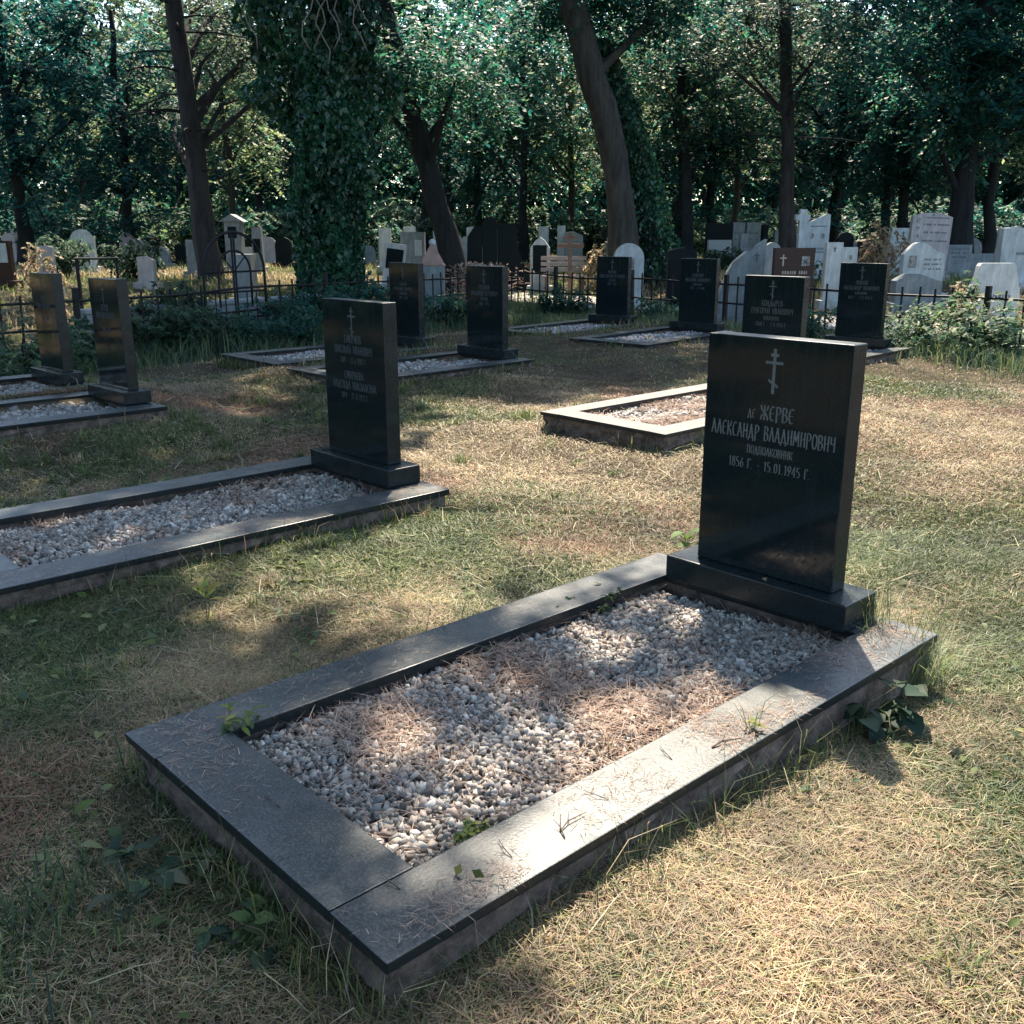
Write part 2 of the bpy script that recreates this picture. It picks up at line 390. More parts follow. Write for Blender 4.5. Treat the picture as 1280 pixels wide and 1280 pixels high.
# ------------------------------------------------------------------ stroke lettering (broad-nib, narrow old Slavonic forms)
def arc(cx, cy, rx, ry, a0, a1, k=7):
    return [(cx + rx * math.cos(R(a0 + (a1 - a0) * i / k)), cy + ry * math.sin(R(a0 + (a1 - a0) * i / k))) for i in range(k + 1)]
O_ = arc(.22, .5, .2, .5, 0, 360, 12)
GL = {
 'А': (.46, [[(0, 0), (.2, 1)], [(.2, 1), (.42, 0)], [(.06, .33), (.34, .33)], [(.12, 1), (.22, 1)]]),
 'Б': (.42, [[(.05, 0), (.05, 1)], [(.05, 1), (.34, 1), (.34, .9)], [(.05, .5)] + arc(.16, .26, .22, .26, 80, -90, 6) + [(.05, 0)]]),
 'В': (.42, [[(.05, 0), (.05, 1)], [(.05, 1)] + arc(.14, .77, .2, .23, 90, -90, 5) + [(.05, .54)], [(.05, .54)] + arc(.16, .27, .22, .27, 90, -90, 6) + [(.05, 0)]]),
 'Г': (.34, [[(.05, 0), (.05, 1)], [(.05, 1), (.32, 1), (.32, .86)]]),
 'Д': (.5, [[(.07, .1), (.22, 1)], [(.22, 1), (.4, .1)], [(0, .08), (.48, .08)], [(0, .08), (0, -.14)], [(.44, .08), (.44, -.14)]]),
 'Е': (.4, [arc(.22, .5, .2, .5, 55, 305, 9), [(.04, .52), (.32, .52)]]),
 'Ж': (.62, [[(.29, 0), (.29, 1)], [(0, 1), (.08, .7), (.29, .5)], [(.58, 1), (.5, .7), (.29, .5)], [(0, 0), (.08, .3), (.29, .5)], [(.58, 0), (.5, .3), (.29, .5)]]),
 'З': (.4, [[(.02, .9)] + arc(.15, .77, .19, .23, 100, -90, 5), [(.12, .54)] + arc(.15, .27, .22, .27, 90, -120, 6)]),
 'И': (.44, [[(.05, 0), (.05, 1)], [(.36, 0), (.36, 1)], [(.05, .36), (.36, .64)]]),
 'Й': (.44, [[(.05, 0), (.05, 1)], [(.36, 0), (.36, 1)], [(.05, .36), (.36, .64)], [(.12, 1.16), (.2, 1.1), (.3, 1.16)]]),
 'К': (.44, [[(.05, 0), (.05, 1)], [(.38, 1), (.3, .72), (.07, .52)], [(.07, .52), (.28, .34), (.4, 0)]]),
 'Л': (.44, [[(.02, 0), (.2, 1)], [(.2, 1), (.4, 0)], [(.12, 1), (.22, 1)]]),
 'М': (.56, [[(.03, 0), (.08, 1)], [(.08, 1), (.26, .3)], [(.26, .3), (.44, 1)], [(.44, 1), (.5, 0)]]),
 'Н': (.44, [[(.05, 0), (.05, 1)], [(.36, 0), (.36, 1)], [(.05, .6), (.36, .42)]]),
 'О': (.44, [O_]), 'П': (.44, [[(.05, 0), (.05, 1)], [(.36, 0), (.36, 1)], [(.0, 1), (.42, 1)]]),
 'Р': (.4, [[(.05, -.1), (.05, 1)], [(.05, 1)] + arc(.14, .74, .22, .26, 90, -90, 6) + [(.05, .48)]]),
 'С': (.4, [arc(.22, .5, .2, .5, 55, 305, 9)]), 'Т': (.46, [[(.21, 0), (.21, 1)], [(0, .88), (0, 1), (.42, 1), (.42, .88)]]),
 'У': (.42, [[(.02, 1), (.2, .45)], [(.38, 1), (.12, -.1)]]), 'Ф': (.54, [[(.24, -.1), (.24, 1.05)], arc(.25, .55, .24, .3, 0, 360, 10)]),
 'Х': (.44, [[(.02, 1), (.38, 0)], [(.38, 1), (.02, 0)]]), 'Ч': (.42, [[(.36, 0), (.36, 1)], [(.05, 1), (.05, .62), (.14, .5), (.36, .5)]]),
 'Ы': (.58, [[(.05, 0), (.05, 1)], [(.05, .5)] + arc(.14, .25, .18, .25, 90, -90, 5) + [(.05, 0)], [(.5, 0), (.5, 1)]]),
 'Ь': (.4, [[(.05, 0), (.05, 1)], [(.05, .52)] + arc(.16, .26, .2, .26, 90, -90, 5) + [(.05, 0)]]),
 'Ъ': (.44, [[(.0, 1), (.1, 1)], [(.1, 0), (.1, 1)], [(.1, .52)] + arc(.2, .26, .2, .26, 90, -90, 5) + [(.1, 0)]]),
 'Ю': (.6, [[(.05, 0), (.05, 1)], [(.05, .5), (.2, .5)], arc(.38, .5, .18, .5, 0, 360, 10)]),
 'Я': (.42, [[(.36, 0), (.36, 1)], [(.36, 1)] + arc(.24, .76, .2, .24, 90, 270, 6) + [(.36, .52)], [(.22, .5), (.02, 0)]]),
 '0': (.4, [arc(.19, .5, .17, .5, 0, 360, 10)]), '1': (.3, [[(.16, 0), (.16, 1)], [(.02, .84), (.16, 1)]]),
 '2': (.4, [arc(.18, .76, .17, .24, 170, -30, 6) + [(.02, 0)], [(.02, .03), (.36, .03)]]),
 '3': (.4, [[(.02, .9)] + arc(.15, .77, .18, .23, 100, -90, 5), [(.12, .54)] + arc(.15, .27, .21, .27, 90, -130, 6)]),
 '4': (.42, [[(.28, 0), (.28, 1)], [(.28, 1), (.0, .3)], [(0, .3), (.4, .3)]]),
 '5': (.4, [[(.34, 1), (.06, 1)], [(.06, 1), (.05, .6)], [(.05, .6)] + arc(.14, .3, .21, .3, 90, -120, 6)]),
 '6': (.4, [[(.3, 1), (.06, .5)], arc(.19, .28, .17, .28, 0, 360, 9)]),
 '7': (.38, [[(.02, 1), (.34, 1)], [(.34, 1), (.12, 0)]]),
 '8': (.4, [arc(.19, .76, .14, .24, 0, 360, 9), arc(.19, .27, .18, .27, 0, 360, 9)]),
 '9': (.4, [arc(.19, .72, .17, .28, 0, 360, 9), [(.34, .7), (.08, 0)]]),
 '.': (.2, [[(.04, .02), (.06, .07)]]), '-': (.36, [[(.06, .45), (.28, .45)]]), ' ': (.3, [])}
class Letters:
    def __init__(s): s.V = []; s.F = []; s.k = 0
    def stroke(s, a, b, nib, z0):
        a, b = Vector(a), Vector(b); d = (b - a)
        if d.length < 1e-6: return
        d.normalize(); e = d * .012 * s.h
        a, b = a - e, b + e; nv = Vector(nib) * .5
        if abs(d.x * nv.y - d.y * nv.x) < .022 * s.h: 
            pr = Vector((-d.y, d.x)) * .028 * s.h
            nv = nv + pr if pr.dot(nv) > 0 else nv - pr
        y = -z0 - .00003 * (s.k % 23); s.k += 1
        i = len(s.V)
        for q in (a - nv, b - nv, b + nv, a + nv): s.V.append((q.x, y, q.y))
        s.F.append((i, i + 1, i + 2, i + 3))
    def line(s, txt, cx, z, h, sq=1.0, z0=.0008, track=.1, bold=.13):
        s.h = h
        wd = sum((GL[c][0] + track) * h * sq for c in txt) - track * h * sq
        x = cx - wd / 2
        for c in txt:
            gw, st = GL[c]
            for pl in st:
                for p0, p1 in zip(pl[:-1], pl[1:]):
                    s.stroke((x + p0[0] * h * sq, z + p0[1] * h), (x + p1[0] * h * sq, z + p1[1] * h), (bold * h * sq, .05 * h), z0)
            x += (gw + track) * h * sq
    def mesh(s, name, m):
        me = bpy.data.meshes.new(name); me.from_pydata(s.V, [], s.F); me.update(); me.materials.append(m); return me
def cross_mesh(name, cx, zc, h, m, z0=.0012):      # three-barred cross
    bm = bmesh.new(); t = h * .075
    def bar(pts): prism(bm, pts, -z0, .0005)
    bar([(cx - t / 2, zc - h / 2), (cx + t / 2, zc - h / 2), (cx + t / 2, zc + h / 2), (cx - t / 2, zc + h / 2)])
    for zz, wv, a in ((zc + h * .36, h * .20, 0), (zc + h * .19, h * .44, 0), (zc - h * .27, h * .25, -.55)):
        q = []
        for sx, sz in ((-1, -1), (1, -1), (1, 1), (-1, 1)): q.append((cx + sx * wv / 2, zz + sz * t * .42 + a * sx * wv / 2))
        b2 = bmesh.new(); prism(b2, q, -z0 - .0002, .0004); merge(bm, b2)
    return bm_mesh(name, bm, m)

# ------------------------------------------------------------------ black headstones
slab_me = box_mesh('slab', M['polished'], -.3, .3, 0, .092, ZP, ZT, bev=.004)
slab_me.materials.append(M['kerb']); slab_me.materials.append(M['plinth'])
for p_ in slab_me.polygons:
    if p_.normal.z > .6: p_.material_index = 1
    elif abs(p_.normal.x) > .6: p_.material_index = 2
plinth_me = box_mesh('plinth', M['plinth'], -.40, .40, -.075, .15, ZK + .002, ZP - .001, bev=.006)
TXT = {
 'A': [('ДЕ', -.088, .600, .032), ('ЖЕРВЕ', .022, .598, .054), ('АЛЕКСАНДР ВЛАДИМИРОВИЧ', .0, .520, .054), ('ПОДПОЛКОВНИК', 0, .464, .031), ('1856 Г. - 15.01.1945 Г.', 0, .404, .037)],
 'B': [('СМИРНОВ', 0, .66, .045), ('НИКОЛАЙ ИВАНОВИЧ', 0, .60, .045), ('1891 - 27.6.1981 Г.', 0, .545, .033), ('СМИРНОВА', 0, .455, .045), ('НАДЕЖДА НИКОЛАЕВНА', 0, .395, .045), ('1894 - 27.11.1972 Г.', 0, .34, .033)],
 'E3': [('БОЛДЫРЕВ', 0, .64, .05), ('ГРИГОРИЙ ИВАНОВИЧ', 0, .575, .05), ('ПОЛКОВНИК', 0, .52, .034), ('1868 Г. - 1.11.1941 Г.', 0, .465, .036)],
 'E4': [('ПАВЛОВ', 0, .64, .05), ('АЛЕКСАНДР ИВАНОВИЧ', 0, .575, .05), ('ПОЛКОВНИК', 0, .52, .034), ('1867 Г. - 13.2.1943 Г.', 0, .465, .036)],
 'E2': [('КУЛЬЧИН', 0, .64, .05), ('ВАСИЛИЙ ИВАНОВИЧ', 0, .575, .05), ('ПОЛКОВНИК', 0, .52, .034), ('1875 - 4.5.1948', 0, .465, .036)],
 'E1': [('МАРКОВ', 0, .64, .05), ('КОНСТАНТИН ПЕТРОВИЧ', 0, .575, .05), ('КАПИТАН', 0, .52, .034), ('1890 - 1962', 0, .465, .036)],
 'D2': [('РУСАНОВ', 0, .64, .05), ('ВЛАДИМИР ПЕТРОВИЧ', 0, .575, .05), ('ПОРУЧИК', 0, .52, .034), ('1880 - 1951', 0, .465, .036)],
 'D1': [('НОВИКОВ', 0, .62, .04), ('АЛЕКСАНДР ИВАНОВИЧ', 0, .565, .04), ('ПОЛКОВНИК', 0, .51, .032), ('1872 - 1949', 0, .455, .034)],
 'C2': [('ПЕТРОВ', 0, .64, .05), ('ИВАН МИХАЙЛОВИЧ', 0, .575, .05), ('1884 - 1956', 0, .465, .036)],
 'C1': [('СЕРОВ', 0, .64, .05), ('ПАВЕЛ ИВАНОВИЧ', 0, .575, .05), ('1879 - 1950', 0, .465, .036)]}
HL = {
 'A': 'tall black polished headstone nearest the camera with grey cross and four carved lines',
 'B': 'black headstone with two carved names beside the long kerb at the left edge',
 'C2': 'leaning black headstone reflecting the fence, right one of the far left pair',
 'C1': 'leaning black headstone half hidden by leaves, left one of the far left pair',
 'E3': 'black headstone whose top shows just behind the tall nearest headstone, cross above the name',
 'E4': 'black headstone standing beside the big sunlit bushes on the right',
 'E2': 'black headstone with streaked top standing before the grey rough-cut wave stone',
 'E1': 'black headstone standing in front of the round topped white stone at the fence',
 'D2': 'black headstone on a wide base in shade, right of the two in the middle',
 'D1': 'black headstone in shade near the ivy covered tree, behind its neighbour'}
def headstone(key):
    x, y, dy, lean = GRAVES[key]
    t = thing('headstone', HL[key], 'headstone', (x, y, 0), YAW + R(dy), 'black granite headstones', ry=R(-lean) * .6)
    sl = ob('slab', slab_me, t); ob('plinth', plinth_me, t)
    dim = M['letters'] if key == 'A' else M['letters_dim']
    ob('cross', cross_mesh('cross', -.005, ZP + .78, .165, dim), sl)
    L = Letters()
    for tx, cx, z, h in TXT[key]:
        full = sum((GL[c][0] + .1) * h for c in tx); L.line(tx, cx, ZP + z, h, min(.98, .53 / full))
    ob('inscription', L.mesh('inscription', dim), sl)
for k in GRAVES: headstone(k)

# ------------------------------------------------------------------ grave kerbs
def kerb_slab(x0, x1, y0, y1):
    me = box_mesh('kerb_slab', M['kerb'], x0, x1, y0, y1, ZK - .032, ZK, bev=.004, jit=.0025)
    me.materials.append(M['edge'])
    for p_ in me.polygons:
        if abs(p_.normal.z) < .5: p_.material_index = 1
    return me
SW = .205
M['glarekerb'] = stone('dusty_glare_granite', [(.3, (.07, .072, .070)), (.55, (.12, .118, .11)), (.75, (.19, .18, .165))], 12, .55, .3, 90, spec=.5)  # dusty granite, base colour raised to stand in for sun glare
def footing_mesh(irr):
    bm = bmesh.new(); i = .018
    b2 = bmesh.new()
    add_box(b2, KX0 + i, KX0 + SW - i, KY0 + i, KY1 - i, -.12, ZK - .033)
    add_box(b2, KX1 - SW + i, KX1 - i, KY0 + i, KY1 - i, -.12, ZK - .0335)
    add_box(b2, KX0 + SW - i + .003, KX1 - SW + i - .003, KY0 + i, KY0 + SW - i, -.12, ZK - .034)
    add_box(b2, KX0 + SW - i + .003, KX1 - SW + i - .003, KY1 - SW + i, KY1 - i, -.12, ZK - .034)
    bmesh.ops.subdivide_edges(b2, edges=list(b2.edges), cuts=9, use_grid_fill=True)
    for v in b2.verts:
        if v.co.z < ZK - .05 and v.co.z > -.1:
            q = v.co * 11; k = math.sin(q.x * 1.7 + q.y * 2.3) * math.sin(q.z * 5 + q.y) * irr
            v.co.x += k + random.uniform(-.004, .004); v.co.y += k + random.uniform(-.004, .004)
    merge(bm, b2)
    return bm_mesh('footing', bm, M['concrete'])
foot_me = footing_mesh(.017)
k_long_l = kerb_slab(KX0, KX0 + SW, KY0, KY1)
k_long_r = kerb_slab(KX1 - SW, KX1, KY0 - .001, KY1)
k_foot = kerb_slab(KX0 + SW + .003, KX1 - SW - .003, KY0 + .003, KY0 + SW + .02)
k_head = kerb_slab(KX0 + SW + .003, KX1 - SW - .003, KY1 - SW, KY1 - .002)
KLB = {'A': 'dark granite kerb with litter on its top round the nearest grave', 'B': 'dark granite kerb running out of the left edge of the photo',
 'C2': 'low dark kerb under the right one of the leaning far left pair', 'C1': 'low dark kerb under the left one of the leaning far left pair',
 'E3': 'sunlit pale grey kerb on the open grass behind the nearest headstone', 'D2': 'shaded kerb under the wide based headstone in the middle',
 'D1': 'shaded overgrown kerb nearest to the ivy covered tree', 'E4': 'kerb mostly hidden behind the nearest headstone by the right bushes',
 'E2': 'shaded kerb with pale gravel in front of the rough-cut wave stone', 'E1': 'shaded kerb with pale gravel and tall grass nearest the fence corner'}
KDZ = {'A': 0, 'B': 0, 'E3': 0, 'C2': -.06, 'C1': -.06, 'D1': -.08, 'D2': -.04, 'E4': -.05, 'E2': -.05, 'E1': -.06}
RECTS = []
for k, (x, y, dy, lean) in GRAVES.items():
    t = thing('grave_kerb', KLB[k], 'grave kerb', (x, y, 0), YAW + R(dy), 'granite kerbs round the graves')
    for me in (k_long_l, k_long_r, k_foot, k_head):
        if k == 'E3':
            me = me.copy(); me.materials[0] = M['glarekerb']
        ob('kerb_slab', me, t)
    ob('footing', foot_me, t)
    RECTS.append((x, y, YAW + R(dy)))
def to_local(r, X, Y):
    c, s = math.cos(r[2]), math.sin(r[2]); return (X - r[0]) * c + (Y - r[1]) * s, -(X - r[0]) * s + (Y - r[1]) * c
def to_world(r, lx, ly):
    c, s = math.cos(r[2]), math.sin(r[2]); return r[0] + lx * c - ly * s, r[1] + lx * s + ly * c
def in_kerb(X, Y, grow=0.0):
    o = np.zeros(len(X), bool)
    for r in RECTS:
        a, b = to_local(r, X, Y); o |= (a > KX0 - grow) & (a < KX1 + grow) & (b > KY0 - grow) & (b < KY1 + grow)
    return o

# ------------------------------------------------------------------ gravel inside the kerbs
def ico(sub):
    bm = bmesh.new(); bmesh.ops.create_icosphere(bm, subdivisions=sub, radius=1)
    V = np.array([v.co[:] for v in bm.verts]); Fc = np.array([[v.index for v in f.verts] for f in bm.faces]); bm.free(); return V, Fc
ICO1, ICO2 = ico(1), ico(2)
_c = np.array([(x, y, z) for x in (-1, 1) for y in (-1, 1) for z in (-1, 1)], float) * .72
CHIP = (_c, np.array([(0, 1, 3, 2), (4, 6, 7, 5), (0, 4, 5, 1), (2, 3, 7, 6), (0, 2, 6, 4), (1, 5, 7, 3)]))
def randrot(n, rg):
    q = rg.normal(size=(n, 4)); q /= np.linalg.norm(q, axis=1, keepdims=True); a, b, c, d = q.T
    return np.stack([np.stack([1 - 2 * (c * c + d * d), 2 * (b * c - a * d), 2 * (b * d + a * c)], 1),
                     np.stack([2 * (b * c + a * d), 1 - 2 * (b * b + d * d), 2 * (c * d - a * b)], 1),
                     np.stack([2 * (b * d - a * c), 2 * (c * d + a * b), 1 - 2 * (b * b + c * c)], 1)], 1)
GIX0, GIX1, GIY0, GIY1 = KX0 + SW, KX1 - SW, KY0 + SW + .02, -.075
GLB = {'A': 'white pebbles mixed with dry needles filling the nearest grave', 'B': 'white pebbles filling the grave at the left edge',
       'E3': 'straw covered gravel inside the sunlit kerb'}
soil_me = None
def gravel(key, r, n, size, base, cols, seed, dz):
    rg = np.random.default_rng(seed)
    lx = rg.uniform(GIX0, GIX1, n); ly = rg.uniform(GIY0, GIY1, n)
    keep = vnoise(lx + seed, ly, 3.2, seed) + rg.uniform(-.25, .25, n) > .29
    lx, ly = lx[keep], ly[keep]; n = len(lx)
    bv, bf = base; bv = bv + 0
    sc = size * np.minimum(rg.lognormal(0, .27, (n, 1)), 1.7) * rg.uniform(.5, 1.25, (n, 3))
    sh = bv[None] + rg.normal(0, .24, (n, len(bv), 3))
    V = np.einsum('nij,nvj->nvi', randrot(n, rg), sh * sc[:, None, :])
    pos = np.stack([lx, ly, .140 + .03 * vnoise(lx, ly, 4, seed + 1) + rg.uniform(0, .016, n)], 1)
    V = (V + pos[:, None, :]).reshape(-1, 3)
    Fc = (bf[None] + (np.arange(n) * len(bv))[:, None, None]).reshape(-1, bf.shape[1])
    C = np.repeat(pick(cols, n, .22, rg), len(bv), 0)
    o = ob('gravel', npmesh('gravel', V, Fc, None, M['pebble'], C), None, (r[0], r[1], dz), (0, 0, r[2]))
    tag(o, GLB.get(key, 'pale gravel inside the ' + KLB[key].replace('kerb', 'kerb', 1)[:70]), 'gravel', 'gravel inside the kerbs', 'stuff')
WHITE = [(.46, .42, .37), (.62, .575, .52), (.34, .32, .295), (.23, .22, .205), (.44, .37, .32), (.14, .12, .105), (.32, .265, .23), (.27, .255, .24)]
DULL = [(.38, .36, .335), (.50, .475, .44), (.29, .275, .25), (.22, .19, .165)]
keys = list(GRAVES)
soilmat = stone('grave_soil', [(.3, (.055, .042, .034)), (.7, (.17, .13, .105))], 25, 1, .9, 70)
bm = bmesh.new(); add_box(bm, GIX0 - .02, GIX1 + .02, GIY0 - .02, KY1 - SW + .02, -.05, .140)
soil_me = bm_mesh('soil', bm, soilmat)
for i, k in enumerate(keys):
    r = RECTS[i]
    s = ob('soil_bed', soil_me, None, (r[0], r[1], 0), (0, 0, r[2]))
    tag(s, 'dark soil bed inside the ' + KLB[k], 'soil', None, 'structure')
    if k == 'A': gravel(k, r, 17500, .0092, CHIP, WHITE, 11, 0)
    elif k == 'B': gravel(k, r, 11500, .0104, CHIP, WHITE, 12, 0)
    elif k == 'E3': gravel(k, r, 3500, .015, CHIP, DULL, 13, 0)
    else: gravel(k, r, 2600, .019, CHIP, DULL, 20 + i, 0)

# ------------------------------------------------------------------ turf: mown blades, cut straw, litter
STRAW = [(.49, .37, .19), (.55, .44, .26), (.41, .29, .17), (.45, .29, .20), (.35, .22, .17), (.53, .45, .30), (.38, .37, .17), (.31, .32, .14), (.36, .31, .22), (.28, .22, .16)]
GREEN = [(.105, .150, .045), (.15, .19, .065), (.075, .115, .045), (.19, .21, .085), (.06, .105, .055)]
def turf_points(n, d0, d1, rg, wide=.60):
    # distance-weighted sampling inside the wedge the plot shows
    y = np.sqrt(rg.uniform(d0 ** 2, d1 ** 2, n)); x = rg.uniform(-wide, wide, n) * y + rg.uniform(-.9, .9, n)
    return x, y
acc = []
def add_blades(x, y, z, az, ln, lean, wd, C, curl):
    acc.append(blades(np.stack([x, y, z], 1), az, ln, lean, wd, C, curl))
def greenness(x, y):
    g = .55 * vnoise(x, y, .55, 5) + .30 * vnoise(x, y, 1.6, 6) + .15 * vnoise(x, y, 5, 8)
    left = sstep(1.2, -1.6, x)                    # greener turf towards the left side
    far = sstep(6, 13, y)
    g = g + .10 * sstep(-.1, -.7, x - .9 * (y - 1.8)) * sstep(5.5, 2.5, y) + .10 * sstep(2.4, 1.6, y) * sstep(.3, -.4, x)
    return g + .08 * left * (1 - far * .8) - .05 * far - .07 * sstep(.4, 2.5, x)
ACC2 = []
for (n_, d0, d1) in ((900000, 1.2, 5.2), (360000, 5.2, 10.5), (120000, 10.5, 22)):
    rg = np.random.default_rng(int(d0 * 10))
    x, y = turf_points(n_, d0, d1, rg)
    k = ~in_kerb(x, y, -.012) & (outside(x, y) < .5); x, y = x[k], y[k]; n_ = len(x)
    lod = np.clip(y / 3.2, 1, 5)                  # farther blades are a little wider
    gv = greenness(x, y) + rg.normal(0, .10, n_); isg = gv > .50
    tuft = vnoise(x, y, 2.6, 9)
    tone = (.62 + .55 * vnoise(x, y, 2.1, 14)) * (.72 + .56 * vnoise(x, y, 7.5, 16))
    C = np.where(isg[:, None], pick(GREEN, n_, .3, rg), pick(STRAW, n_, .32, rg)) * tone[:, None]
    rust = sstep(.55, .75, vnoise(x, y, 1.1, 15)) * (~isg)
    C = C * (1 - rust[:, None] * np.array([.22, .38, .36])) * .93
    az = rg.uniform(0, 2 * np.pi, n_)
    up = rg.random(n_) < np.where(isg, .62, .25)
    ln = np.where(up, rg.uniform(.018, .05, n_) * (.55 + 1.1 * tuft), rg.uniform(.018, .06, n_)) * np.where(rg.random(n_) < .02, 1.8, 1)
    lean = np.where(up, np.abs(rg.normal(.35, .35, n_)), rg.uniform(1.15, 1.56, n_))
    wd = rg.uniform(.0013, .0028, n_) * lod * np.where(isg, 1.15, .9)
    z = gh(x, y) + np.where(up, -.004, rg.uniform(.002, .032, n_) * (.4 + tuft))
    add_blades(x, y, z, az, ln, lean, wd, C, np.where(up, .6, .15))
V = np.concatenate([a[0] for a in acc]); off = np.cumsum([0] + [len(a[0]) for a in acc])
F4 = np.concatenate([a[1] + o for a, o in zip(acc, off)]); F3 = np.concatenate([a[2] + o for a, o in zip(acc, off)])
tag(ob('mown_grass', npmesh('mown_grass', V, F4, F3, M['grass'], np.concatenate([a[3] for a in acc]))), 'short dry mown grass and straw over the whole plot', 'grass', kind='stuff')
acc.clear()

# clumps the mower missed
rg = np.random.default_rng(46); cx, cy = turf_points(1300, 1.5, 10, rg); k = ~in_kerb(cx, cy, .02) & ((greenness(cx, cy) > .46) | (rg.random(1300) < .15)) & ((cx < .3) | (rg.random(1300) < .35)); cx, cy = cx[k], cy[k]
nb = rg.integers(25, 90, len(cx)); x = np.repeat(cx, nb); y = np.repeat(cy, nb); m_ = len(x); sp = np.repeat(rg.uniform(.012, .05, len(cx)), nb); tl = np.repeat(rg.uniform(.045, .13, len(cx)) * np.where(cx < -.2, 1.15, .7), nb); tn = np.repeat(rg.uniform(.6, 1.3, len(cx)), nb); dry = np.repeat(rg.random(len(cx)) < .22, nb)
x = x + rg.normal(0, 1, m_) * sp; y = y + rg.normal(0, 1, m_) * sp; k = ~in_kerb(x, y, -.01); x, y, tl, tn, dry = x[k], y[k], tl[k], tn[k], dry[k]; m_ = len(x)
C = np.where(dry[:, None], pick(STRAW, m_, .3, rg) * .8, pick(GREEN, m_, .3, rg)) * tn[:, None]
add_blades(x, y, gh(x, y) - .006, rg.uniform(0, 6.28, m_), tl * rg.uniform(.45, 1.1, m_), np.abs(rg.normal(.45, .3, m_)), rg.uniform(.0018, .004, m_) * np.clip(y / 4, 1, 3), C, rg.uniform(.2, 1.2, m_))
CL = acc[:]; acc.clear()
V, F4, F3, C = CL[0]
tag(ob('grass_clumps', npmesh('grass_clumps', V, F4, F3, M['grass'], C)), 'longer clumps of green and dry grass the mower missed', 'grass', kind='stuff')
# small broad leaves growing flat in the turf
rg = np.random.default_rng(44); n_ = 13000; x, y = turf_points(n_, 1.5, 9, rg); k = ~in_kerb(x, y, 0) & (greenness(x, y) + rg.normal(0, .08, n_) > .52); x, y = x[k], y[k]; m_ = len(x); az = rg.uniform(0, 6.28, m_)
Vb, Qb = bigleaf_arrays(np.stack([x, y, gh(x, y) + rg.uniform(.005, .035, m_)], 1), np.stack([np.cos(az), np.sin(az), rg.uniform(-.1, .7, m_)], 1), rg.uniform(.014, .042, m_) * np.where((x < -.15) & (y < 4.5), 1.5, 1), .55, rg)
tag(ob('ground_weeds', npmesh('ground_weeds', Vb, Qb, None, M['weed'], np.repeat(pick(GREEN + [(.05, .09, .05), (.22, .25, .12)], m_, .3, rg), 15, 0), True)), 'small flat weed leaves scattered through the turf', 'weeds', kind='stuff')
# longer grass along the kerbs and the fence
rg = np.random.default_rng(31)
for ri, r in enumerate(RECTS):
    n_ = 2600 if ri == 0 else 1500 if ri == 1 else 900
    side = rg.integers(0, 4, n_); u = rg.uniform(0, 1, n_); o = np.abs(rg.normal(0, .045, n_)) + .004
    lx = np.where(side == 0, KX0 - o, np.where(side == 1, KX1 + o, KX0 + u * (KX1 - KX0)))
    ly = np.where(side == 2, KY0 - o, np.where(side == 3, KY1 + o, KY0 + u * (KY1 - KY0)))
    x, y = to_world(r, lx, ly)
    dens = vnoise(x, y, 2.4, 41); k = dens + rg.uniform(-.2, .2, n_) > .47; x, y = x[k], y[k]; m_ = len(x)
    isg = rg.random(m_) < (.75 if ri in (0, 1) else .8)
    C = np.where(isg[:, None], pick(GREEN, m_, .3, rg) * .8, pick(STRAW, m_, .3, rg) * .8)
    add_blades(x, y, gh(x, y) - .005, rg.uniform(0, 6.28, m_), rg.uniform(.05, .20, m_) * np.where(rg.random(m_) < .06, 1.7, 1), np.abs(rg.normal(.3, .3, m_)), rg.uniform(.002, .0045, m_) * np.clip(y / 4, 1, 4), C, rg.uniform(.2, 1.1, m_))
def flush(name, label, cat, m_):
    V = np.concatenate([a[0] for a in acc]); off = np.cumsum([0] + [len(a[0]) for a in acc])
    F4 = np.concatenate([a[1] + o for a, o in zip(acc, off)]); F3 = np.concatenate([a[2] + o for a, o in zip(acc, off)])
    o = ob(name, npmesh(name, V, F4, F3, m_, np.concatenate([a[3] for a in acc]))); acc.clear()
    return tag(o, label, cat, kind='stuff')
flush('kerb_grass', 'longer uncut grass growing against the kerbs', 'grass', M['grass'])
# tall grass at the fence foot, inside and outside, and the field beyond
for (d, L_) in ((dl, 16.5), (dr, 16)):
    n_ = 26000; s = rg.uniform(-.5, L_, n_); o = rg.normal(-.55, .55, n_)
    nn = nl if d is dl else nr
    x = CORN[0] + d[0] * s + nn[0] * o; y = CORN[1] + d[1] * s + nn[1] * o
    k = ~in_kerb(x, y, -.02); x, y = x[k], y[k]; m_ = len(x)
    h = rg.uniform(.10, .36, m_) * (.5 + vnoise(x, y, 1.2, 51))
    C = pick([(.05, .10, .055), (.07, .12, .06), (.10, .15, .06), (.045, .085, .06), (.17, .19, .09)], m_, .3, rg)
    add_blades(x, y, gh(x, y) - .01, rg.uniform(0, 6.28, m_), h, np.abs(rg.normal(.25, .25, m_)), rg.uniform(.007, .014, m_), C, rg.uniform(.2, 1.2, m_))
flush('fence_grass', 'tall dark grass along the foot of the iron fence', 'grass', M['grass'])
n_ = 90000; x = rg.uniform(-26, 24, n_); y = rg.uniform(12, 44, n_); k = outside(x, y) > .6; x, y = x[k], y[k]; m_ = len(x)
C = np.where((vnoise(x, y, .35, 61) > .5)[:, None], pick([(.36, .32, .14), (.44, .38, .19), (.40, .30, .18)], m_, .25, rg), pick([(.13, .18, .06), (.20, .24, .08)], m_, .25, rg))
add_blades(x, y, gh(x, y) - .01, rg.uniform(0, 6.28, m_), rg.uniform(.08, .28, m_), np.abs(rg.normal(.4, .3, m_)), rg.uniform(.015, .03, m_), C, rg.uniform(.2, 1.2, m_))
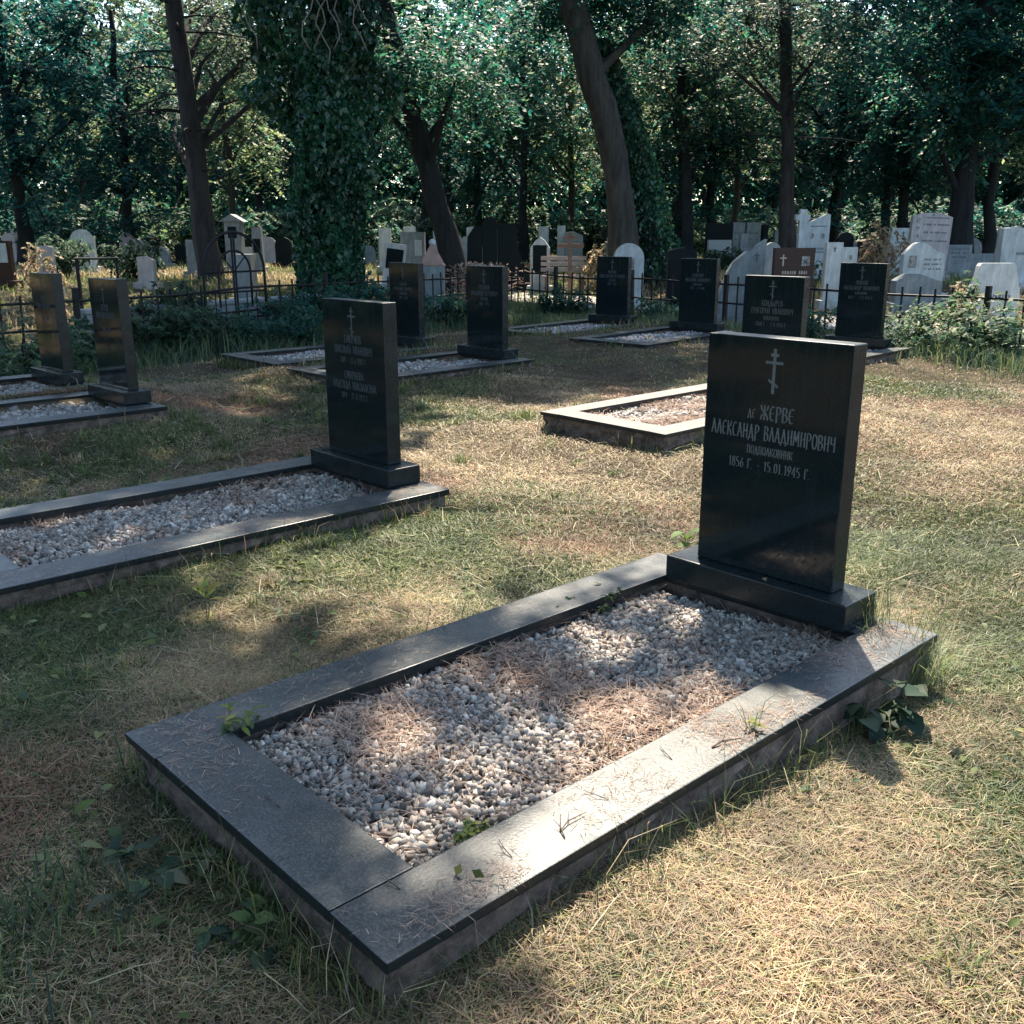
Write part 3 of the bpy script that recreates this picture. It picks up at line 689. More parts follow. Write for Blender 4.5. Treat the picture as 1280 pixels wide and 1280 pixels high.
flush('meadow_grass', 'yellowing long grass between the white stones beyond the fence', 'grass', M['grass'])

# dry needles, stalks and crumbs on gravel and kerb tops
rg = np.random.default_rng(77)
DRY = [(.32, .22, .17), (.42, .31, .24), (.25, .165, .13), (.50, .40, .31), (.36, .25, .20)]
for ri, r in enumerate(RECTS):
    n_ = (17000, 7500, 1800, 1800, 7000)[ri] if ri < 5 else 900
    lx = rg.uniform(GIX0, GIX1, n_); ly = rg.uniform(GIY0, GIY1, n_)
    sd_ = (11, 12)[ri] if ri < 2 else 13; patch = vnoise(lx + sd_, ly, 3.2, sd_); k = (patch + rg.uniform(-.22, .22, n_) < (.33 if ri != 4 else .5)) | (rg.random(n_) < .07); lx, ly = lx[k], ly[k]; m_ = len(lx)
    x, y = to_world(r, lx, ly)
    add_blades(x, y, .157 + .03 * vnoise(lx, ly, 4, (11, 12)[ri] + 1 if ri < 2 else 9) + rg.uniform(0, .022, m_), rg.uniform(0, 6.28, m_), rg.uniform(.025, .10, m_), rg.uniform(1.2, 1.62, m_), rg.uniform(.0014, .0028, m_) * np.clip(y / 4, 1, 3), pick(DRY, m_, .3, rg), .1)
    # on the kerb
    n_ = (9000, 2500)[ri] if ri < 2 else 300
    side = rg.choice([0, 1, 1, 1, 1, 1, 2], n_); lx = rg.uniform(KX0, KX1, n_); ly = rg.uniform(KY0 + .01, KY1 - .04, n_)
    q = rg.uniform(.01, SW - .01, n_); lx = np.where(side == 0, KX0 + q, np.where(side == 1, KX1 - q, lx)); ly = np.where(side == 2, KY0 + q, ly)
    k = vnoise(lx * 2 + ri, ly * 2, 2.7, 90 + ri) + rg.uniform(-.28, .28, n_) + .12 * (side == 1) > .64
    lx, ly = lx[k], ly[k]; m_ = len(lx); x, y = to_world(r, lx, ly)
    add_blades(x, y, np.full(m_, ZK + .003) + rg.uniform(0, .003, m_), rg.uniform(0, 6.28, m_), rg.uniform(.006, .05, m_), rg.uniform(1.45, 1.57, m_), rg.uniform(.0009, .0019, m_), pick(DRY, m_, .3, rg), .02)
flush('dry_litter', 'dry needles and straw scattered on gravel and kerbs', 'litter', M['straw'])
# longer loose cut stalks lying on the turf
n_ = 1500; x, y = turf_points(n_, 1.5, 9, rg); k = ~in_kerb(x, y, 0); x, y = x[k], y[k]; m_ = len(x)
add_blades(x, y, gh(x, y) + rg.uniform(.02, .045, m_), rg.uniform(0, 6.28, m_), rg.uniform(.08, .26, m_), rg.uniform(1.3, 1.55, m_), rg.uniform(.0018, .0036, m_) * np.clip(y / 4, 1, 3), pick([(.46, .40, .28), (.42, .40, .22), (.36, .36, .24), (.30, .26, .18)], m_, .25, rg), .2)
flush('cut_stalks', 'loose cut grass stalks lying on the turf', 'litter', M['straw'])

# ------------------------------------------------------------------ small plants
def plant(name, label, cat, px, py, z, n, size, spread, height, cols, stems=4, wid=.5, droop=.1, stemcol=(.14, .15, .07)):
    p0 = W(px, py, z); p0.z = max(p0.z, float(gh(p0.x, p0.y))) if z == 0 else p0.z
    a = Acc(); tips = []
    for i in range(stems):
        e = Vector((random.gauss(0, spread), random.gauss(0, spread), height * random.uniform(.6, 1))); m_ = e * .5 + Vector((random.gauss(0, spread * .2), 0, .01))
        a.tube([(0, 0, -.01), m_, e], [.0022 * max(1, height * 6)] * 2 + [.001 * max(1, height * 6)], 5, 0, stemcol); tips.append((m_, e))
    B, D = [], []
    for i in range(n):
        m_, e = tips[i % stems]; f = random.random() ** .6 if i >= stems else 1; b = m_.lerp(e, f) if random.random() < .7 or f == 1 else m_ * f
        az = random.uniform(0, 6.28); d = Vector((math.cos(az), math.sin(az), random.gauss(.35 - droop, .3))) + Vector((e.x, e.y, 0)) * (.5 / max(spread, .01)) * .6
        B.append(b); D.append(d)
    V, Qf = bigleaf_arrays(np.array(B), np.array(D), size * rng.uniform(.6, 1.2, n), wid, rng)
    a.add(V, Qf); a.C.append(np.repeat(pick(cols, n, .25), 15, 0))
    return tag(ob(name, npmesh(name, np.concatenate(a.V), np.concatenate(a.Q), None, M['weed'], np.concatenate(a.C), True), None, p0), label, cat)
def tuft(name, label, px, py, z, n, ln, wd, cols, spread=.03, cat='grass tuft', lean=.3):
    p0 = W(px, py, z); p0.z = max(p0.z, float(gh(p0.x, p0.y))) if z == 0 else p0.z; P = np.stack([rng.normal(0, spread, n), rng.normal(0, spread, n), np.full(n, -.01)], 1)
    V, F4, F3, C = blades(P, rng.uniform(0, 6.28, n), ln * rng.uniform(.5, 1.1, n), np.abs(rng.normal(lean, .25, n)), wd * rng.uniform(.7, 1.2, n), pick(cols, n, .25), rng.uniform(.1, 1.0, n))
    return tag(ob(name, npmesh(name, V, F4, F3, M['grass'], C), None, p0), label, cat)
LG = [(.10, .15, .055), (.15, .20, .07), (.07, .11, .05)]; DG = [(.035, .065, .04), (.05, .085, .05), (.025, .05, .035)]; YG = [(.28, .30, .08), (.20, .26, .07), (.36, .33, .12)]
plant('stonecrop', 'small green and yellow cushion plant at the near right kerb slab', 'plant', 592, 1062, .14, 260, .018, .032, .075, LG + YG, 10, .6)
plant('seedling', 'yellow green seedling in the left foot corner of the nearest gravel', 'plant', 292, 938, .14, 46, .045, .028, .14, YG + LG, 6, .45)
plant('creeping_weed', 'dark leafy weed against the left kerb, nearer of two', 'plant', 592, 826, .14, 90, .03, .05, .07, DG, 5)
plant('creeping_weed', 'dark leafy weed sprawling near the plinth inside the left kerb', 'plant', 735, 772, .14, 130, .03, .07, .10, DG + LG, 6)
tuft('dry_stubble', 'clump of cut dry stems at the right edge of the nearest gravel', 765, 948, .14, 60, .10, .004, [(.22, .19, .13), (.12, .12, .07)], .02, 'plant')
tuft('grass_tuft', 'thin tall green grass stalk rising by the right kerb slab', 938, 912, ZK, 9, .20, .004, LG, .015)
plant('weed', 'small bright leaf at the foot of the thin stalk on the kerb', 'plant', 942, 912, ZK, 8, .03, .015, .03, YG, 1)
tuft('grass_tuft', 'big tuft of tall pale grass at the head end of the right kerb', 1140, 868, 0, 190, .40, .0035, LG + [(.32, .30, .17), (.24, .26, .13)], .06, lean=.35)
tuft('grass_tuft', 'drooping pale green grass beside the right kerb end', 1165, 855, 0, 80, .34, .0045, [(.30, .34, .20), (.22, .28, .15)], .04, lean=.8)
tuft('grass_tuft', 'tall wispy grass growing up between plinth corner and kerb end', 1085, 800, .15, 110, .34, .003, LG + [(.32, .30, .17), (.24, .26, .13)], .035, lean=.3)
plant('creeping_weed', 'small dark weed in the corner between plinth and right kerb', 'plant', 1040, 782, .16, 60, .03, .05, .10, DG + [(.16, .12, .08)], 6)
tuft('dry_stubble', 'dry brown stems lying against the plinth at its right corner', 1000, 800, .16, 70, .13, .003, [(.24, .17, .12), (.34, .25, .18), (.16, .12, .09)], .035, 'plant', lean=1.0)
plant('dock_plant', 'broad dark round leaves growing in the shadow of the nearest headstone', 'plant', 1092, 925, 0, 30, .075, .07, .15, DG, 9, .85, .25)
plant('dock_plant', 'lower broad leaf clump right of the kerb in shadow', 'plant', 1100, 948, 0, 14, .065, .05, .07, DG, 5, .85, .25)
plant('weed', 'small pale leaved weed against the outer side of the right kerb', 'plant', 893, 1008, 0, 26, .055, .03, .10, [(.30, .34, .24), (.16, .2, .1)], 4, .3)
plant('ivy_sprout', 'ivy sprout leaning on the plinth of the two-name headstone', 'plant', 455, 606, .15, 9, .07, .05, .13, DG + LG, 3, .8, .3)
plant('seedling', 'bright yellow green seedling standing alone in the left grass', 'plant', 262, 808, 0, 14, .075, .02, .15, YG, 3, .28, -.5)
plant('weed', 'green leaf behind the plinth of the nearest headstone on the left', 'plant', 860, 690, .1, 5, .085, .02, .12, [(.10, .17, .05)], 2, .7, -.2)
plant('bramble_cutting', 'cut bramble branch with wide wilted leaves lying left of the foot kerb', 'plant', 195, 1130, 0, 40, .055, .06, .07, DG + [(.13, .15, .10), (.10, .14, .07)], 8, .7, .2)
plant('bramble_cutting', 'second wilted leaf sprig beside the foot kerb corner', 'plant', 300, 1215, 0, 30, .05, .05, .06, DG + LG, 8, .65, .2)
plant('weed', 'green weed with pointed leaves at the near corner of the kerb', 'plant', 470, 1225, 0, 24, .06, .05, .10, DG + LG, 5, .5, .1)
tuft('grass_tuft', 'dark grass tuft in front of the foot kerb near its left corner', 235, 1010, 0, 140, .20, .005, LG + DG, .07)
tuft('grass_tuft', 'dark grass tuft in front of the foot kerb midway along', 400, 1165, 0, 120, .20, .0045, LG + DG, .05)
tuft('grass_tuft', 'dark grass tuft lower left of the foot kerb by the bramble', 60, 1180, 0, 220, .17, .005, LG + DG, .13)
tuft('grass_tuft', 'pale tuft in the bottom right corner of the grass', 1180, 1240, 0, 120, .10, .005, LG + YG, .06, lean=.7)
tuft('grass_tuft', 'green tuft at the left corner of the sunlit kerb', 655, 530, 0, 90, .16, .006, YG + LG, .06)
plant('weed', 'green weed at the near corner of the sunlit kerb', 'plant', 838, 565, 0, 70, .05, .07, .13, LG + DG, 6)
tuft('dry_stubble', 'cut dry stems in the gravel at the left edge of the photo', 110, 682, .14, 90, .10, .005, [(.14, .12, .08), (.22, .19, .13)], .05, 'plant')
for i, (px, py, rz, lb) in enumerate(((956, 727, .4, 'pale dry leaf lying on the plinth of the nearest headstone'), (598, 1098, 1.2, 'curled green leaf on the near right kerb slab'), (573, 1093, 2.2, 'flat green leaf on the near right kerb slab beside a curled one'))):
    V, Qf = leaf_arrays(np.zeros((1, 3)), .035, -.1, .6)
    p0 = W(px, py, ZP if i == 0 else ZK) + Vector((0, 0, .012))
    tag(ob('fallen_leaf', npmesh('fallen_leaf', V, Qf, None, M['leaf'], np.repeat([[(.45, .38, .26), (.10, .12, .04), (.12, .13, .05)][i]], 4, 0)), None, p0, (.3, .2, rz)), lb, 'leaf', 'fallen leaves')
a = Acc(); a.tube([(0, 0, -.02), (-.012, 0, .05), (-.02, .01, .085)], [.017, .015, .013], 8, .1)
tag(ob('wood_stub', a.mesh('wood_stub', M['twig']), None, W(1020, 792, .14)), 'short cut woody stub in front of the plinth corner', 'stub')
def twig(label, px, py, z, L_, rz, r0=.002):
    a = Acc(); pts = [Vector((0, 0, r0)), Vector((L_ * .4, L_ * .05, r0 + .006)), Vector((L_, -L_ * .06, r0 + .004))]
    a.tube(pts, [r0, r0 * .85, r0 * .5], 5); b = pts[1]; a.tube([b, b + Vector((L_ * .25, L_ * .16, .008))], [r0 * .7, r0 * .3], 4)
    tag(ob('twig', a.mesh('twig', M['twig']), None, W(px, py, z), (0, 0, rz)), label, 'twig', 'dry twigs')
twig('dry twig lying across the middle of the right kerb slab', 700, 1040, ZK, .10, .9)
twig('second dry twig crossing the one on the right kerb slab', 706, 1048, ZK, .09, 1.7)
twig('dry twig on the sunny part of the right kerb slab', 890, 935, ZK, .10, .5, .003)
twig('dry stem leaning in front of the plinth', 968, 752, .26, .24, .25)
twig('dry twig in the lower right grass', 1235, 942, .03, .35, -.2, .005)
twig('bent dry stick in the grass left of the sunlit kerb', 600, 600, .02, .5, -.35, .004)
for i in range(5):
    twig('reddish straw stalk on the near corner of the kerb' if i == 0 else ['thin straw on the foot slab near its joint', 'straw stalk near the cushion plant on the slab', 'straw stalk midway along the right slab', 'short straw at the sunny slab end'][i - 1], (500, 350, 640, 760, 840)[i], (1112, 1010, 1072, 1000, 950)[i], ZK, .07, random.uniform(0, 3), .0014)

# ------------------------------------------------------------------ iron fence
bar_me = {}
def fence(P0, d, L_, label, z_top, step=.245, skip=()):
    t = thing('iron_fence', label, 'fence', (P0[0], P0[1], 0), math.atan2(d[1], d[0]), 'iron fence round the plot')
    n_ = int(L_ / step); npost = 0
    def hz(s): return float(gh(P0[0] + d[0] * s, P0[1] + d[1] * s))
    for zz in (z_top - .10, z_top - .42):
        a = Acc(); ss = np.arange(0, L_ + .01, .6)
        a.tube([(s, 0, zz + hz(s) + .012 * math.sin(s * 1.9 + zz * 9)) for s in ss], [.017] * len(ss), 6)
        ob('rail', a.mesh('rail', M['iron']), t)
    pm = box_mesh('picket', M['iron'], -.011, .011, -.011, .011, -.1, z_top - .003, bev=.002)
    po = box_mesh('post', M['iron'], -.032, .032, -.032, .032, -.15, z_top + .06, bev=.005)
    for i in range(n_):
        s = (i + .5) * step
        if any(a_ < s < b_ for a_, b_ in skip): continue
        if i % 9 == 4: o = ob('post', po, t)
        else: o = ob('picket', pm, t)
        o.location = (s, 0, hz(s) + random.uniform(-.02, .02)); o.rotation_euler = (random.gauss(0, .012), random.gauss(0, .02), 0)
    return t
GP = AT(281, 340, 15.2)                          # the arch stands in the left run
sg = float((np.array([GP.x, GP.y]) - CORN) @ dl)
fence(CORN, dl, 16.0, 'left run of the low black iron fence among dark shrubs', .86, skip=((sg - .55, sg + .55),))
fence(CORN, dr, 15.4, 'right run of the low black iron fence behind the back row', .86)

# arched iron gate
gq = CORN + dl * sg
t = thing('iron_gate', 'rounded black iron gate arch with a fan of spokes on the left', 'gate', (gq[0], gq[1], float(gh(*gq))), math.atan2(dl[1], dl[0]) + math.pi)
ra, zs = .56, 1.02
def bent(pts, r=.018): a = Acc(); a.tube(pts, [r] * len(pts), 8); return a
ob('outer_arch', bent([(-ra, 0, 0), (-ra, 0, zs - .2)] + [(ra * math.cos(R(180 - q)), 0, zs + ra * math.sin(R(q))) for q in range(0, 181, 12)] + [(ra, 0, 0)], .021).mesh('outer_arch', M['iron']), t)
ob('inner_arch', bent([(-ra * .53, 0, .5), (-ra * .53, 0, zs)] + [(ra * .53 * math.cos(R(180 - q)), 0, zs + ra * .53 * math.sin(R(q))) for q in range(0, 181, 15)] + [(ra * .53, 0, .5)], .017).mesh('inner_arch', M['iron']), t)
for xx in (-.022, .022): ob('stile', bent([(xx, 0, 0), (xx, 0, zs + ra - .02)], .016).mesh('stile', M['iron']), t)
for zz in (.34, .72, zs - .01): ob('crossbar', bent([(-ra, .002, zz), (ra, .002, zz)], .014).mesh('crossbar', M['iron']), t)
for q in (45, 135): ob('spoke', bent([(0, 0, zs), (ra * .5 * math.cos(R(q)), 0, zs + ra * .5 * math.sin(R(q)))], .011).mesh('spoke', M['iron']), t)
for xx in (-.38, -.2, .2, .38): ob('bar', bent([(xx, 0, .05), (xx, 0, .72)], .010).mesh('bar', M['iron']), t)

# low concrete wall behind the left run
def wall(s0, s1, off, h, label):
    t_ = thing('low_wall', label, 'wall', (CORN[0] + dl[0] * s0 + nl[0] * off, CORN[1] + dl[1] * s0 + nl[1] * off, 0), math.atan2(dl[1], dl[0]))
    ob('wall_face', box_mesh('wall_face', M['wall'], 0, s1 - s0, -.11, .11, -.2, h, bev=.015), t_)
    ob('coping', box_mesh('coping', M['wall'], -.02, s1 - s0 + .02, -.14, .14, h + .001, h + .06, bev=.012), t_)
wall(4.6, 9.3, .9, .50, 'low grey concrete wall behind the left run of the fence')

# ------------------------------------------------------------------ background stones
def weather(key, name, stops, dark):
    m, n, p = mat(name)
    a = ramp(n, noise(n, 4, 7, .7), stops)
    f = ramp(n, noise(n, 5, 7, .7, stretch=(2.5, 2.5, .45)), [(.42, dark), (.66, (1, 1, 1))])
    mx = N(n, 'ShaderNodeMix', data_type='RGBA', blend_type='MULTIPLY'); mx.inputs['Factor'].default_value = .62
    n.links.new(a, mx.inputs[6]); n.links.new(f, mx.inputs[7]); n.links.new(mx.outputs[2], p.inputs['Base Color'])
    p.inputs['Roughness'].default_value = .75; bump(n, p, noise(n, 40, 5, .7), .35, .01); M[key] = m
weather('marble', 'weathered_white_marble', [(.25, (.36, .40, .40)), (.55, (.54, .57, .56)), (.85, (.66, .67, .65))], (.50, .54, .53))
weather('pinkmarble', 'weathered_warm_marble', [(.25, (.38, .34, .33)), (.8, (.60, .54, .52))], (.55, .55, .53))
weather('greystone', 'weathered_grey_stone', [(.25, (.15, .18, .19)), (.8, (.34, .37, .37))], (.45, .50, .50))
def bars(Lx, rows, m):                             # carved rows too small to read from here
    bm = bmesh.new()
    for (cx, z, wd, h) in rows:
        x = cx - wd / 2
        while x < cx + wd / 2:
            l = random.uniform(.5, 1.1) * h
            if random.random() > .12: prism(bm, [(x, z), (x + l * .55, z), (x + l * .5, z + h * random.uniform(.8, 1)), (x + .1 * l, z + h)], -.003, .001)
            x += l * .85
    return bm_mesh('inscription', bm, m)
def outline(kind, w_, h):
    a = w_ / 2
    if kind == 'arch': return [(-a, 0), (a, 0), (a, h - w_ * .5)] + [(a * math.cos(R(q)), h - w_ * .5 + w_ * .5 * math.sin(R(q))) for q in range(12, 180, 12)] + [(-a, h - w_ * .5)]
    if kind == 'lowarch': return [(-a, 0), (a, 0)] + [(a * (1 - 2 * k / 10), h - .10 * w_ * ((1 - 2 * k / 10) ** 2) - .03) for k in range(11)]
    if kind == 'gable': return [(-a, 0), (a, 0), (a * 1.02, h * .80), (a * .86, h * .84), (a * .5, h * .93), (0, h), (-a * .5, h * .93), (-a * .86, h * .84), (-a * 1.02, h * .80)]
    if kind == 'wave': return [(-a, 0), (a, 0), (a, h * .80)] + [(a * (1 - 2 * k / 12), h * (.80 + .2 * sstep(0, .62, k / 12) - .16 * sstep(.68, 1, k / 12))) for k in range(1, 12)] + [(-a, h * .80)]
    if kind == 'rough': return [(-a, 0), (a, 0), (a * 1.0, h * .3), (a * .93, h * .62), (a * .98, h * 1.0), (a * .8, h * .97), (a * .62, h * .93), (a * .4, h * .86), (a * .2, h * .86), (-a * .05, h * .80), (-a * .3, h * .74), (-a * .55, h * .62), (-a * .82, h * .40), (-a * .97, h * .25)]
    if kind == 'slant': return [(-a, 0), (a, 0), (a, h * .98), (a * .82, h), (-a * .35, h * .88), (-a * .7, h * .9), (-a, h * .9)]
    if kind == 'chamfer': return [(-a, 0), (a, 0), (a, h * .66), (a * .88, h * .72), (a * .74, h * .96), (a * .66, h), (-a * .66, h), (-a * .74, h * .96), (-a * .88, h * .72), (-a, h * .66)]
    if kind == 'trap': return [(-a, 0), (a, 0), (a * .76, h), (-a * .76, h)]
    if kind == 'tilted': return [(-a, 0), (a, 0), (a, h * .88), (-a * .1, h), (-a, h * .97)]
    return [(-a, 0), (a, 0), (a, h), (-a, h)]
def ellipse_mesh(name, cx, cz, rx, rz, m, y=-.006):
    bm = bmesh.new(); prism(bm, [(cx + rx * math.cos(R(q)), cz + rz * math.sin(R(q))) for q in range(0, 360, 20)], y, .001); return bm_mesh(name, bm, m)
def bgstone(label, px0, px1, pyt, D, kind, m, th=.12, yaw=0., roll=0., rows=None, oval=None, plate=None, base=True, ink='ink', cross=None, group='stones in the graveyard beyond the fence', pyb=None):
    a, b = AT(px0, pyt, D), AT(px1, pyt, D); cx = (a.x + b.x) / 2; wd = (b.x - a.x); g0 = float(gh(cx, D)); h = a.z - g0
    wd /= max(.5, math.cos(yaw))
    t_ = thing('gravestone', label, 'gravestone', (cx, D, g0), yaw, group, ry=roll)
    bm = bmesh.new(); prism(bm, outline(kind, wd, h), 0, th, .008); st_ = ob('stone', bm_mesh('stone', bm, M[m]), t_)
    if base: ob('base', box_mesh('base', M[m], -wd / 2 - .08, wd / 2 + .08, -.10, th + .08, -.1, min(.16, h * .2), bev=.01), t_)
    if plate:
        x_, z_, w2, h2, pm = plate; ob('plaque', box_mesh('plaque', M[pm], x_ * wd - w2 * wd / 2, x_ * wd + w2 * wd / 2, -.012, .001, h * z_ - h2 * h / 2, h * z_ + h2 * h / 2, bev=.003), st_)
    for (x_, z_, s_) in (oval or ()):
        o = ob('photo_frame', ellipse_mesh('photo_frame', x_ * wd, z_ * h, s_, s_ * 1.3, M['marble'], -.010), st_)
        ob('portrait', ellipse_mesh('portrait', x_ * wd, z_ * h, s_ * .68, s_ * .95, M['photo'], -.014), st_)
    if cross: 
        x_, z_, s_ = cross; bm = bmesh.new()
        prism(bm, [(x_ * wd - .012, z_ * h - s_), (x_ * wd + .012, z_ * h - s_), (x_ * wd + .012, z_ * h + s_ * .7), (x_ * wd - .012, z_ * h + s_ * .7)], -.006, .001)
        prism(bm, [(x_ * wd - s_ * .5, z_ * h + .1 * s_), (x_ * wd + s_ * .5, z_ * h + .1 * s_), (x_ * wd + s_ * .5, z_ * h + .1 * s_ + .022), (x_ * wd - s_ * .5, z_ * h + .1 * s_ + .022)], -.0065, .0012)
        ob('cross', bm_mesh('cross', bm, M[ink]), st_)
    if rows: ob('inscription', bars(wd, [(x_ * wd, z_ * h, w2 * wd, h2) for x_, z_, w2, h2 in rows], M[ink]), st_)
    return t_
# right-hand group
t_ = bgstone('white stone with slanted top, cross pillar and two oval portraits', 1004, 1039, 267, 24, 'slant', 'marble', .16, rows=[(.1, .45, .7, .05), (.1, .40, .7, .05), (.1, .80, .6, .03)], oval=[(-.12, .66, .065), (.26, .66, .065)])
hh = AT(1007, 264, 24).z - t_.location.z
bm = bmesh.new(); prism(bm, [(-.40, 0), (-.24, 0), (-.24, hh - .2), (-.16, hh - .2), (-.16, hh - .08), (-.24, hh - .08), (-.24, hh + .04), (-.40, hh + .04), (-.40, hh - .08), (-.50, hh - .08), (-.50, hh - .2), (-.40, hh - .2)], -.05, .10, .008)
ob('pillar', bm_mesh('pillar', bm, M['marble']), t_)
bgstone('pale grey rough-cut stone rising in a wave to a sharp right point', 899, 960, 299, 18, 'rough', 'greystone', .22, cross=(.30, .80, .09))
bgstone('round topped dark grey stone tucked behind the brown stone', 957, 977, 303, 19.3, 'arch', 'greystone', .14, oval=[(.0, .45, .06)])
bgstone('reddish brown stone with pale cross, portrait and three carved lines', 969, 1020, 310, 17.4, 'flat', 'brownstone', .14, ink='gilt', rows=[(.0, .68, .7, .055), (.0, .62, .30, .055), (0, .56, .35, .05)], plate=(.27, .84, .2, .12, 'photo'), cross=(-.28, .86, .11))
bgstone('white cross shaped stone left of the black headstone by the bushes', 1034, 1055, 303, 19.6, 'flat', 'marble', .16, rows=None, cross=(0, .9, .05), ink='ink')
bgstone('white flat stone with small portrait beside the white cross shaped stone', 1051, 1073, 309, 20.0, 'flat', 'marble', .14, oval=[(.1, .82, .05)], rows=[(0, .6, .6, .03)])
bgstone('tall white stone with four carved names and a shallow curved top', 1140, 1190, 264, 23, 'lowarch', 'pinkmarble', .16, roll=R(2), cross=(0, .95, .03), rows=[(.1, .90, .62, .03), (.1, .80, .62, .04), (.1, .69, .6, .04), (.1, .57, .62, .04)], oval=[(-.34, .87, .05), (-.34, .76, .05), (-.34, .65, .05), (-.34, .55, .05)])
bgstone('white wave topped stone with dark portrait in front of the four-name stone', 1132, 1184, 303, 19.5, 'wave', 'marble', .18, plate=(-.28, .68, .18, .2, 'photo'), rows=[(.2, .7, .4, .035), (.2, .62, .42, .035), (.2, .54, .4, .035)])
bgstone('square white stone with small cross left of the four-name stone', 1114, 1141, 285, 25.5, 'flat', 'marble', .14, cross=(.1, .88, .08), rows=[(.1, .68, .7, .05), (.1, .60, .6, .04)])
bgstone('square grey stone just right of the four-name stone', 1186, 1216, 306, 24.5, 'flat', 'greystone', .14, rows=[(0, .85, .7, .05), (0, .72, .75, .05), (0, .6, .6, .05)], ink='ink')
bgstone('low long grey stone behind the bushes right of the square grey stone', 1198, 1250, 317, 26.5, 'flat', 'greystone', .2)
t_ = bgstone('tall bluish white stone at the right edge with slanted side pillar', 1254, 1300, 283, 20, 'tilted', 'marble', .2, plate=(.38, .82, .22, .18, 'photo'), rows=[(.2, .55, .5, .05)])
ob('pillar', box_mesh('pillar', M['marble'], -.36, -.20, -.06, -.003, 0, 1.15, bev=.01), t_)
bgstone('low white stone with stepped shoulders behind the right fence', 1218, 1280, 329, 15.6, 'chamfer', 'marble', .16, rows=[(-.02, .52, .7, .07), (0, .34, .3, .05)])
bgstone('white low base slab in front of the dark-portrait stone', 1122, 1180, 342, 18.6, 'wave', 'greystone', .3)
bgstone('black shouldered stone hidden behind the streaked black headstone', 836, 872, 308, 19.4, 'lowarch', 'darkstone', .2)
bgstone('brown boulder-like tomb behind the pale bush', 1080, 1112, 297, 27, 'lowarch', 'brownstone', .5)
for i, (x0, x1, yt, mm, lb) in enumerate(((884, 916, 279, 'darkstone', 'dark wide stone at the left end of the far grey row'), (917, 932, 278, 'greystone', 'pale ruled stone second in the far grey row'), (934, 952, 278, 'greystone', 'square grey stone in the middle of the far grey row'), (954, 961, 281, 'darkstone', 'narrow dark stone in the far grey row'), (969, 982, 287, 'greystone', 'light grey stone at the right end of the far grey row'), (886, 915, 300, 'mosaic', 'long speckled low tomb in front of the far grey row'), (926, 936, 292, 'greystone', 'small narrow stone in front of the far grey row'))):
    bgstone(lb, x0, x1, yt, 31 - (i > 4) * 2, 'flat', mm, .2, rows=[(0, .75, .7, .05), (0, .62, .6, .05)] if i in (1, 2) else None)
# middle group
bgstone('round topped white stone with dark plate behind the black headstone at the fence', 768, 806, 304, 21.5, 'arch', 'marble', .16, plate=(.0, .70, .36, .16, 'photo'))
bgstone('small white gabled stone with a large dark plate in the middle', 663, 687, 296, 26, 'gable', 'marble', .14, yaw=R(-8), plate=(0, .60, .72, .5, 'darkstone'))
bgstone('grey tapering stone left of the big leaning trunk', 757, 777, 297, 28, 'trap', 'greystone', .2)
t_ = bgstone('huge black monument with a round topped centre between two trunks', 603, 621, 271, 26.5, 'arch', 'darkstone', .3)
hR = AT(634, 279, 26.5).z - t_.location.z
bm = bmesh.new(); prism(bm, [(.20, 0), (1.06, 0), (1.02, hR * .30), (.80, hR * .44), (.72, hR * .7), (.70, hR), (.20, hR)], .03, .25, .01)
ob('right_wing' if 0 else 'wing', bm_mesh('wing', bm, M['darkstone']), t_)
bm = bmesh.new(); prism(bm, [(-.62, 0), (-.20, 0), (-.20, hR * .95), (-.40, hR * .95), (-.58, hR * .8)], .03, .25, .01); ob('wing', bm_mesh('wing', bm, M['darkstone']), t_)
bgstone('white cross topped stone behind the wooden cross', 697, 707, 282, 32, 'flat', 'marble', .14)
bgstone('grey slanted stone behind the wooden cross, right of the white one', 706, 729, 289, 31.5, 'tilted', 'greystone', .14)
bgstone('white square stone far behind the small gabled stone', 673, 686, 283, 34, 'flat', 'marble', .14)
bgstone('white square stone left of the grey composite tomb', 473, 488, 285, 28, 'flat', 'marble', .14)
bgstone('tilted white framed stone with dark plate near the ivy covered tree', 474, 500, 304, 24.5, 'flat', 'marble', .14, roll=R(8), plate=(.0, .68, .8, .42, 'darkstone'))
bgstone('grey composite tomb left of the leaning trunk', 500, 530, 290, 26, 'flat', 'greystone', .4, plate=(.25, .7, .3, .3, 'marble'))
bgstone('white flat stone rising behind the grey composite tomb', 504, 519, 283, 30, 'flat', 'marble', .14)
bgstone('white stone partly behind the leaning trunk', 541, 552, 283, 33, 'flat', 'marble', .14)
bgstone('pale stone between the leaning trunk and the black monument', 583, 598, 282, 33, 'lowarch', 'marble', .14)
